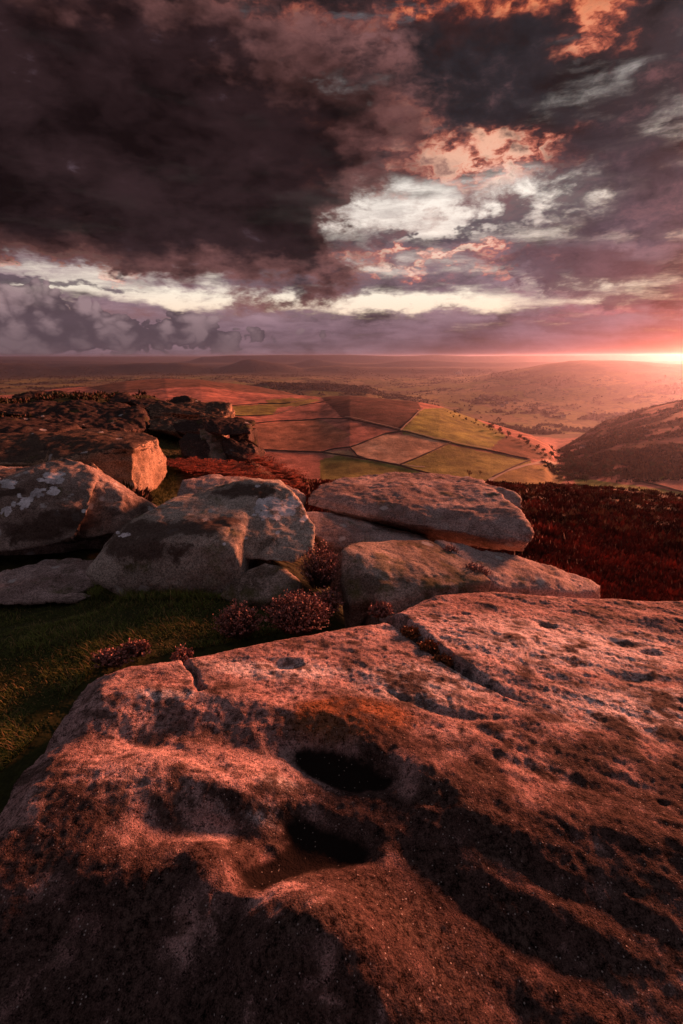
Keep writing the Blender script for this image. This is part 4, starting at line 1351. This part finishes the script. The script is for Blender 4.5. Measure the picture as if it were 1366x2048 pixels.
def clump_cloud(s, pos, rad, hgt, per, cols, seed, leaf=0.16):
    """dome-shaped tufts of small leaf triangles at many places"""
    g = np.random.default_rng(seed)
    n = len(pos)
    d = g.normal(0, 1, (n, per, 3))
    d[..., 2] = np.abs(d[..., 2])
    d /= np.linalg.norm(d, axis=2)[..., None]
    rr = g.uniform(0.6, 1.05, (n, per, 1))
    c = d * rr * np.stack([rad, rad, hgt], 1)[:, None, :] + pos[:, None, :]
    sz = (leaf * rad)[:, None, None] * g.uniform(0.6, 1.5, (n, per, 1))
    t1 = np.cross(d, g.normal(0, 1, (n, per, 3))); t1 /= np.linalg.norm(t1, axis=2)[..., None] + 1e-9
    up = d * 0.6 + np.array([0, 0, 0.6]); up /= np.linalg.norm(up, axis=2)[..., None]
    V = np.stack([c - t1 * sz * 0.6, c + t1 * sz * 0.6, c + up * sz * 1.6], 2).reshape(-1, 3)
    F = np.arange(n * per * 3).reshape(-1, 3)
    k = (0.45 + 0.75 * d[..., 2:3]) * g.uniform(0.6, 1.35, (n, per, 1))
    C = np.repeat((cols[:, None, :] * k)[:, :, None, :], 3, 2).reshape(-1, 3)
    s.add(V, F, C)


def build_moor():
    g = np.random.default_rng(11)
    n = 9000
    r = np.exp(g.uniform(math.log(4.5), math.log(95), n * 2))
    a = g.uniform(-9, 44, n * 2)
    x, y = r * np.sin(np.radians(a)), r * np.cos(np.radians(a))
    z = GZ(x, y)
    p3 = np.stack([x, y, z], 1)
    px, py = project(x, y, z)
    ok = ((px > 560) & ((r > 9) | ((px > 1000) & (y > 4.6) & (x > 2.4)))) & ((fbm(p3 / 6.0, 3) > -0.45) | (r < 45))
    x, y, z, r = x[ok], y[ok], z[ok], r[ok]
    p3 = p3[ok]
    rad = g.uniform(0.20, 0.42, len(x)) * np.clip(r / 22, 0.8, 1.5)
    nn = fbm(p3 / 4.0 + 5, 3)
    cols = np.array([0.15, 0.030, 0.016]) * g.uniform(0.5, 1.4, (len(x), 1)) * np.clip(1 + 0.9 * nn, 0.4, 1.8)[:, None]
    pale = (g.uniform(size=len(x)) < 0.16) & (r > 38)
    cols[pale] = np.array([0.22, 0.11, 0.05])
    s = Soup()
    clump_cloud(s, np.stack([x, y, z - 0.05], 1), rad, rad * g.uniform(0.6, 1.0, len(x)), 26, cols, 12, 0.34)
    tag(link('moor_heather', s.mesh('moor_heather'), M_leaf), 'dark red heather moor falling away below the rocks', 'heather', kind='stuff')
    # heather over the left plateau
    n = 3200
    r = np.exp(g.uniform(math.log(9), math.log(38), n))
    a = g.uniform(-46, -14, n)
    x, y = r * np.sin(np.radians(a)), r * np.cos(np.radians(a))
    z = GZ(x, y)
    ok = fbm(xyz(x, y) / 3.0, 3) > 0.0
    gully = (a > -24) & (r < 17)
    ok &= ~gully
    x, y, z = x[ok], y[ok], z[ok]
    rad = g.uniform(0.12, 0.30, len(x))
    cols = np.where(g.uniform(size=(len(x), 1)) < 0.45, np.array([[0.055, 0.050, 0.016]]), np.array([[0.075, 0.028, 0.018]])) * g.uniform(0.5, 1.4, (len(x), 1))
    s = Soup()
    clump_cloud(s, np.stack([x, y, z - 0.04], 1), rad, rad * 0.7, 26, cols, 13, 0.36)
    tag(link('plateau_heather', s.mesh('plateau_heather'), M_leaf), 'low dark heather and moss between the rocks of the plateau', 'heather', kind='stuff')
    # grass in the gully beside the cliff block
    px = g.uniform(295, 380, 9000)
    py = g.uniform(862, 1010, 9000)
    ok = poly_sdf(px, py, [(318, 870), (352, 865), (372, 900), (350, 940), (352, 975), (330, 1010), (280, 1010), (325, 940)]) < 0
    px, py = px[ok], py[ok]
    zz = np.full(len(px), -1.1)
    cx, c = (px - 683) / FPX, (1024 - py) / FPX
    dx, dy, dz = cx, CP + SP * c, -SP + CP * c
    for _ in range(4):
        tt = (zz - CAM_Z) / dz
        x, y = dx * tt, dy * tt
        zz = GZ(x, y)
    cols = np.array([0.095, 0.095, 0.018]) * g.uniform(0.5, 1.5, (len(x), 1))
    s = Soup()
    s.add(*blades(len(x), np.stack([x, y, zz - 0.02], 1), np.full(len(x), 0.09), 0.006, 0.9, cols, 5))
    tag(link('gully_grass', s.mesh('gully_grass'), M_leaf), 'bright grass strip in the gully beside the glowing cliff block', 'grass', kind='stuff')


build_moor()


def build_bracken():
    """rust-red bracken: arching fronds with paired leaflets"""
    g = np.random.default_rng(15)
    s = Soup()
    poly = [(345, 893), (400, 905), (440, 925), (520, 912), (545, 925), (590, 952), (600, 966), (560, 975), (470, 965), (400, 945), (352, 920)]
    cnt = 0
    while cnt < 520:
        px, py = g.uniform(340, 605), g.uniform(890, 980)
        q = poly_sdf(np.array([px]), np.array([py]), poly)[0]
        if q > 0:
            continue
        cnt += 1
        D = 12.6 - (py - 890) * 0.030
        x, y, z = at(px, py + 14, D)
        z = max(z, ground_z(x, y)) if z > ground_z(x, y) - 0.3 else z
        z = ground_z(x, y) if abs(z - ground_z(x, y)) < 0.45 else z
        base = np.array([x, y, z])
        tint = np.array([0.34, 0.055, 0.022]) * g.uniform(0.35, 1.15)
        for f in range(4):
            a = g.uniform(0, 2 * math.pi)
            L = g.uniform(0.28, 0.52)
            dirv = np.array([math.cos(a), math.sin(a), 0])
            sdv = np.array([-math.sin(a), math.cos(a), 0])
            u = np.linspace(0.25, 1, 8)
            spine = base + dirv * (L * 0.8 * u ** 1.5)[:, None] + np.array([0, 0, 1]) * (L * (1.0 * u - 0.55 * u * u))[:, None]
            wl = 0.16 * L * (1.15 - u)[:, None] + 0.02
            for sg in (-1, 1):
                tip = spine + sdv * sg * wl * 1.5 + dirv * wl * 0.5 + g.normal(0, 0.012, (8, 3))
                V = np.stack([spine - dirv * 0.016, spine + dirv * 0.022, tip], 1).reshape(-1, 3)
                s.add(V, np.arange(24).reshape(-1, 3), np.repeat(tint * g.uniform(0.6, 1.4, (8, 1)), 3, 0))
    tag(link('bracken', s.mesh('bracken'), M_leaf), 'rust red dead bracken below the dark outcrop', 'bracken', kind='stuff')


build_bracken()

#=FAR=
# ------------------------------------------------------------------ things in the valley
def tree_proto(seed, hgt, tint, per=260):
    g = np.random.default_rng(seed)
    st = Soup()
    def limb(p, q, r0, r1):
        p, q = np.array(p, float), np.array(q, float)
        ax = (q - p) / np.linalg.norm(q - p)
        s1 = np.cross(ax, [0.3, 0.9, 0.2]); s1 /= np.linalg.norm(s1)
        s2 = np.cross(ax, s1)
        V, F = [], []
        for c, rr in ((p, r0), (q, r1)):
            for k in range(5):
                b = k * 1.2566
                V.append(c + (s1 * math.cos(b) + s2 * math.sin(b)) * rr)
        for k in range(5):
            A, B = k, (k + 1) % 5
            F += [[A, B, B + 5], [A, B + 5, A + 5]]
        st.add(V, F, (0.04, 0.03, 0.022))
    limb((0, 0, -0.6), (0.1, 0, hgt * 0.5), hgt * 0.035, hgt * 0.02)
    blobs = [(0, 0, hgt * 0.52, hgt * 0.32)]
    for k in range(6):
        a = k * 1.05 + g.uniform(-.3, .3)
        e = np.array([math.cos(a) * hgt * 0.24, math.sin(a) * hgt * 0.24, hgt * g.uniform(0.25, 0.72)])
        limb((0.05, 0, hgt * g.uniform(0.15, 0.35)), e, hgt * 0.014, hgt * 0.006)
        blobs.append((*e, hgt * g.uniform(0.15, 0.22)))
    fo = Soup()
    P, D = [], []
    for (bx, by, bz, br) in blobs:
        m_ = int(per * (br / (hgt * 0.30)) ** 2 * 0.5)
        d = g.normal(0, 1, (m_, 3)); d /= np.linalg.norm(d, axis=1)[:, None]
        P.append(np.array([bx, by, bz]) + d * br * g.uniform(0.5, 1.08, (m_, 1)) * np.array([1, 1, 0.85])); D.append(d)
    P, D = np.concatenate(P), np.concatenate(D)
    n = len(P)
    t1 = np.cross(D, g.normal(0, 1, (n, 3))); t1 /= np.linalg.norm(t1, axis=1)[:, None]
    t2 = np.cross(D, t1) + D * 0.3
    sz = hgt * g.uniform(0.025, 0.055, (n, 1))
    V = np.stack([P - t1 * sz, P + t1 * sz * 0.7 + t2 * sz, P + t1 * sz - t2 * sz * 0.6], 1).reshape(-1, 3)
    fo.add(V, np.arange(n * 3).reshape(-1, 3), np.repeat(np.array(tint) * g.uniform(0.5, 1.5, (n, 1)), 3, 0))
    return st.mesh('trunk'), fo.mesh('crown')


TREES = [tree_proto(1, 9, (0.10, 0.042, 0.016)), tree_proto(2, 8, (0.075, 0.050, 0.016)), tree_proto(3, 9, (0.055, 0.048, 0.018)), tree_proto(4, 8, (0.17, 0.085, 0.02), 120)]


def tree(label, px, py, r0, r1, kind, scale, group=None):
    x, y, z = land(px, py, r0, r1)
    o = empty('hillside_tree', (x, y, z))
    tr, cr = TREES[kind]
    link('trunk', tr, M_stem, o)
    link('crown', cr, M_leaf, o)
    o.scale = (scale, scale, scale * random.uniform(0.9, 1.15))
    o.rotation_euler = (0, 0, random.uniform(0, 6.28))
    tag(o, label, 'tree', group)
    return o


ridge = [(912, 826, .8), (925, 832, .7), (938, 838, .9), (953, 843, 1.0), (968, 850, .9), (985, 858, 1.25), (998, 864, .9), (1010, 868, 1.0), (1022, 872, 1.3), (1035, 878, 1.0),
         (1046, 882, 1.1), (1060, 889, 1.2), (1072, 897, 1.0), (1085, 904, 1.1), (1098, 911, 1.2)]
ridge = [(px + random.uniform(-7, 7), py + random.uniform(0, 4), s_ * random.uniform(.7, 1.25)) for px, py, s_ in ridge]
for i, (px, py, s_) in enumerate(ridge):
    tree('dark rounded tree on the sunlit crest of the middle hill', px, py, 500, 1050, i % 3, s_, 'trees along the hill crest')
for i in range(24):
    px = random.uniform(895, 1110)
    py = float(np.interp(px, [895, 930, 1000, 1060, 1110], [822, 837, 864, 889, 918])) + random.uniform(1, 9)
    tree('small dark bush below the sunlit crest of the middle hill', px, py, 500, 1050, i % 3, random.uniform(.25, .5), 'bushes below the hill crest')
tree('golden autumn tree at the foot of the green field beside the track', 938, 955, 380, 700, 3, 1.1)
tree('small golden autumn tree beside the larger golden tree', 960, 950, 380, 700, 3, 0.75)
g = np.random.default_rng(77)
wood = [(g.uniform(1115, 1240), g.uniform(925, 965), g.uniform(.7, 1.2)) for _ in range(46)]
wood += [(g.uniform(1085, 1180), g.uniform(905, 940), g.uniform(.6, 1.1)) for _ in range(30)]
for i, (px, py, s_) in enumerate(wood):
    tree('brown leafed tree in the wood at the valley head below the bracken slope', px, py, 450, 1000, i % 3, s_, 'trees of the valley head wood')
slope = []
while len(slope) < 90:
    px, py = g.uniform(1130, 1366), g.uniform(815, 955)
    if py < 868 - (px - 1140) * 0.26:
        continue
    q = fbm(np.array([[px / 60, py / 22, 3.0]]), 3)[0]
    if q + 0.004 * (py - 900) > 0.02:
        slope.append((px, py, g.uniform(.4, .85)))
for i, (px, py, s_) in enumerate(slope):
    tree('russet tree scattered over the shaded slope facing the middle hill', px, py, 450, 1250, i % 3, s_, 'trees on the shaded slope')


def slope_scrub():
    """bracken, gorse and scrub knitting the shaded slope together"""
    g = np.random.default_rng(41)
    r = np.exp(g.uniform(math.log(480), math.log(1250), 26000))
    a = g.uniform(20, 42, 26000)
    x, y = r * np.sin(np.radians(a)), r * np.cos(np.radians(a))
    z = GZ(x, y)
    px, py = project(x, y, z)
    nn = fbm(xyz(x, y) / 60.0, 4, 0.6)
    ok = (px + 55 * nn > 1125) & (py + 26 * nn < 958) & (nn + 0.002 * (py - 880) > -0.12)
    x, y, z = x[ok][:9000], y[ok][:9000], z[ok][:9000]
    rad = g.uniform(1.0, 2.8, len(x))
    cols = np.array([0.085, 0.038, 0.016]) * g.uniform(0.5, 1.5, (len(x), 1))
    s = Soup()
    clump_cloud(s, np.stack([x, y, z - 0.3], 1), rad, rad * g.uniform(0.5, 1.0, len(x)), 10, cols, 42, 0.6)
    tag(link('hillside_scrub', s.mesh('hillside_scrub'), M_leaf), 'russet bracken and scrub covering the shaded slope across the valley', 'scrub', kind='stuff')


slope_scrub()


def far_wood():
    """hedgerow trees and copses of the far vale, too many and too small to count"""
    g = np.random.default_rng(31)
    n = 60000
    r = np.exp(g.uniform(math.log(1900), math.log(7000), n))
    a = g.uniform(-40, 42, n)
    x, y = r * np.sin(np.radians(a)), r * np.cos(np.radians(a))
    z = GZ(x, y)
    P = xyz(x, y)
    n1, nf = fbm(P / 90.0, 4, 0.55), fbm(P / 420.0 + 11, 4, 0.5)
    hed = np.abs(((x + 60 * n1 + 90 * nf) / 210.0) % 1.0 - 0.5) < 0.02
    px, py = project(x, y, z)
    plant = (r > 3000) & (r < 3600) & (poly_sdf(px, py, [(530, 762), (770, 770), (775, 784), (700, 786), (540, 778)]) < 0)
    ok = ((z < -120) & ((hed & (n1 > -0.1)) | (nf + 0.6 * n1 > 0.26))) | plant
    x, y, z, r, plant = x[ok][:15000], y[ok][:15000], z[ok][:15000], r[ok][:15000], plant[ok][:15000]
    s = Soup()
    rad = g.uniform(3, 6, len(x))
    cols = np.array([0.05, 0.036, 0.018]) * g.uniform(0.6, 1.5, (len(x), 1))
    clump_cloud(s, np.stack([x, y, z - 1], 1), rad, rad * g.uniform(1.1, 1.7, len(x)), 12, cols, 32, 0.6)
    tag(link('far_woodland', s.mesh('far_woodland'), M_leaf), 'distant woods and hedgerow trees over the hazy vale', 'woodland', kind='stuff')


far_wood()

# drystone walls, a track and the lane, draped over the land
M_wall = plain('drystone', (0.085, 0.062, 0.052), 0.95, 0.4, 0.8)
M_track = plain('gritty_track', (0.34, 0.25, 0.19), 0.95, 0.25, 0.4)


def drape(pts, r0, r1, step=6.0):
    P = [land(px, py, r0, r1) for px, py in pts]
    out_ = []
    for A, B in zip(P[:-1], P[1:]):
        n = max(2, int(math.dist(A[:2], B[:2]) / step))
        for k in range(n):
            u = k / n
            out_.append((A[0] + (B[0] - A[0]) * u, A[1] + (B[1] - A[1]) * u))
    out_.append(P[-1][:2])
    return np.array(out_)


def strip_mesh(name, L, wid, hgt, lift, wobble=0.0):
    d = np.gradient(L, axis=0)
    d /= np.linalg.norm(d, axis=1)[:, None] + 1e-9
    nrm = np.stack([-d[:, 1], d[:, 0]], 1)
    V = []
    g = np.random.default_rng(len(L))
    for k, (u, zt) in enumerate(((-1, 0), (-0.6, 1), (0.6, 1), (1, 0))):
        q = L + nrm * wid * 0.5 * u
        zz = GZ(q[:, 0], q[:, 1])
        V.append(np.column_stack([q, zz + (lift if hgt == 0 else -0.4 * (1 - zt)) + hgt * zt * (1 + wobble * g.normal(0, 1, len(L)))]))
    V = np.stack(V, 1).reshape(-1, 3)
    a = (np.arange(len(L) - 1)[:, None] * 4 + np.arange(3)[None]).reshape(-1)
    return V, np.stack([a, a + 1, a + 5, a + 4], 1)


def wall(label, pts, r0=380, r1=1750, hgt=1.5, wid=1.4):
    L = drape(pts, r0, r1)
    V, F = strip_mesh('w', L, wid, hgt, 0, 0.12)
    org = V.mean(0)
    me = mesh_from('drystone_dyke', V - org, F, False)
    tag(link('drystone_dyke', me, M_wall, loc=tuple(org)), label, 'wall')


for lab, pts in [
    ('long drystone wall along the lower edge of the bright green field', [(690, 838), (760, 852), (805, 863), (870, 880), (930, 893), (985, 903), (1060, 920)]),
    ('drystone wall between the pale field and the moor above it', [(700, 895), (735, 882), (770, 868), (805, 863)]),
    ('drystone wall between the pale field and the lower green field', [(902, 886), (860, 905), (830, 918), (800, 930)]),
    ('drystone wall along the bottom of the pale field', [(640, 905), (690, 912), (745, 921), (800, 932), (850, 946), (900, 958)]),
    ('short drystone wall at the corner of the pale field', [(700, 895), (715, 912), (735, 920)]),
    ('drystone wall running down the moor towards the green strip', [(480, 850), (560, 842), (640, 838), (690, 838)]),
    ('drystone wall round the small green field below the brown dome', [(465, 812), (520, 808), (580, 806), (625, 797)]),
    ('drystone wall crossing the reddish moor below the small green fields', [(470, 832), (545, 830), (600, 812), (660, 800)]),
    ('drystone wall on the crest side of the bright green field', [(845, 818), (820, 842), (800, 862)]),
    ('drystone wall dropping through the lower green field to the trees', [(1060, 921), (1020, 938), (985, 955)]),
    ('drystone wall across the field at the valley head', [(1270, 962), (1310, 970), (1366, 985)]),
    ('drystone wall crossing the moor left of the pale field', [(520, 900), (580, 903), (640, 905), (670, 898), (700, 895)]),
]:
    wall(lab, pts)
for nm, pts, wd in [('farm_track', [(965, 972), (985, 957), (1010, 943), (1040, 934), (1072, 927), (1095, 923), (1120, 921)], 5.0),
                    ('moor_track', [(716, 914), (735, 919), (765, 922), (800, 928), (830, 933), (850, 934)], 2.6),
                    ('hill_path', [(690, 833), (760, 848), (805, 859), (870, 876), (930, 889), (985, 899)], 2.0)]:
    L = drape(pts, 380, 1300, 4.0)
    V, F = strip_mesh(nm, L, wd, 0, 0.25)
    org = V.mean(0)
    tag(link(nm, mesh_from(nm, V - org, F), M_track, loc=tuple(org)), kind='structure')

# village houses in the vale
M_render_w = plain('lime_render', (0.72, 0.66, 0.6), 0.85, 0.1, 0.3)
M_slate = plain('slate_roof', (0.11, 0.10, 0.105), 0.7, 0.2, 0.4)
M_pane = plain('window_glass', (0.03, 0.03, 0.035), 0.15, 0.1, 1.0, 0.5)


def box_vf(x0, x1, y0, y1, z0, z1):
    V = [(x, y, z) for z in (z0, z1) for y in (y0, y1) for x in (x0, x1)]
    F = [(0, 2, 3, 1), (4, 5, 7, 6), (0, 1, 5, 4), (2, 6, 7, 3), (0, 4, 6, 2), (1, 3, 7, 5)]
    return V, F


def house_meshes(w_, d_, h_):
    V, F = box_vf(-w_ / 2, w_ / 2, -d_ / 2, d_ / 2, -1.5, h_)
    wl = mesh_from('wall', V, F, False)
    e = 0.4
    V = [(-w_ / 2 - e, -d_ / 2 - e, h_), (w_ / 2 + e, -d_ / 2 - e, h_), (w_ / 2 + e, d_ / 2 + e, h_), (-w_ / 2 - e, d_ / 2 + e, h_), (-w_ / 2 - e, 0, h_ + d_ * .42), (w_ / 2 + e, 0, h_ + d_ * .42)]
    bm = bmesh.new()
    vs = [bm.verts.new(v) for v in V]
    for f in ((0, 1, 5, 4), (2, 3, 4, 5), (0, 4, 3), (1, 2, 5), (3, 2, 1, 0)):
        bm.faces.new([vs[i] for i in f])
    rf = bpy.data.meshes.new('roof')
    bm.to_mesh(rf); bm.free()
    V, F = box_vf(-0.6, 0.6, -0.5, 0.5, 0, 2.4)
    ch = mesh_from('chimney', V, F, False)
    V, F = box_vf(-0.6, 0.6, -0.05, 0.05, 0, 1.3)
    wn = mesh_from('window', V, F, False)
    return wl, rf, ch, wn


HM = house_meshes(12, 8, 5.5)
HOUSES = [(1006, 806, 2200, 3000, 1.7), (1013, 804, 2200, 3200, 1.8), (1128, 829, 1800, 2600, 1.6), (1120, 826, 1800, 2600, 1.0), (1060, 815, 2000, 3000, 1.0), (1040, 811, 2000, 3000, 1.1),
          (985, 800, 2300, 3400, 1.0), (960, 797, 2300, 3500, 1.1), (1095, 822, 1900, 2800, 1.1), (1166, 898, 600, 1100, 0.7), (1188, 826, 1800, 2800, 1.1), (1030, 802, 2300, 3300, 1.1)]
for i, (px, py, r0, r1, s_) in enumerate(HOUSES):
    x, y, z = land(px, py, r0, r1)
    o = empty('village_house', (x, y, z))
    o.scale = (s_, s_, s_)
    o.rotation_euler = (0, 0, -math.atan2(x, y) + random.uniform(-0.6, 0.6))
    link('wall', HM[0], M_render_w, o)
    rf = link('roof', HM[1], M_slate, o)
    c = link('chimney', HM[2], M_wall, rf); c.location = (4, 0, 7.5)
    for wx in (-3.5, 0, 3.5):
        for wz in (0.6, 3.3):
            q = link('window', HM[3], M_pane, o); q.location = (wx, -4.02, wz)
    if i == 9:
        tag(o, 'small pale cottage among the trees at the valley head', 'house')
    else:
        tag(o, 'pale slate roofed house in the village on the hazy vale floor', 'house', 'village houses in the vale')
# pale works building with chimney far up the valley
x, y, z = land(918, 748, 4200, 9000)
o = empty('works_building', (x, y, z))
V, F = box_vf(-45, 45, -18, 18, -4, 22)
link('hall', mesh_from('hall', V, F, False), M_render_w, o)
V, F = box_vf(-12, 14, -12, 12, 20, 42)
link('silo_block', mesh_from('silo_block', V, F, False), M_render_w, o)
V = [(30 + math.cos(k * .785) * q, math.sin(k * .785) * q, zz) for zz, q in ((20, 4), (75, 2.6)) for k in range(8)]
F = [(k, (k + 1) % 8, 8 + (k + 1) % 8, 8 + k) for k in range(8)]
link('chimney', mesh_from('chimney', V, F), M_render_w, o)
tag(o, 'pale works building with tall chimney far up the hazy valley', 'building')

# ------------------------------------------------------------------ haze
zmin, zmax = float(TZ.min()) - 6, max(float(TZ.max()), CAM_Z) + 2.5
V, F = box_vf(-20500, 20500, -20500, 20500, zmin, zmax)
hz = mesh_from('haze', V, F, False)
mh = bpy.data.materials.new('valley_haze')
mh.use_nodes = True
nt = mh.node_tree
nt.nodes.clear()
o_ = nt.nodes.new('ShaderNodeOutputMaterial')
pv = nt.nodes.new('ShaderNodeVolumePrincipled')
pv.inputs['Color'].default_value = (0.68, 0.73, 1.0, 1)
pv.inputs['Density'].default_value = 0.000046
pv.inputs['Anisotropy'].default_value = 0.86
nt.links.new(pv.outputs[0], o_.inputs['Volume'])
tag(link('haze', hz, mh), 'thin evening haze lying over the valley and hills', 'haze', kind='stuff')
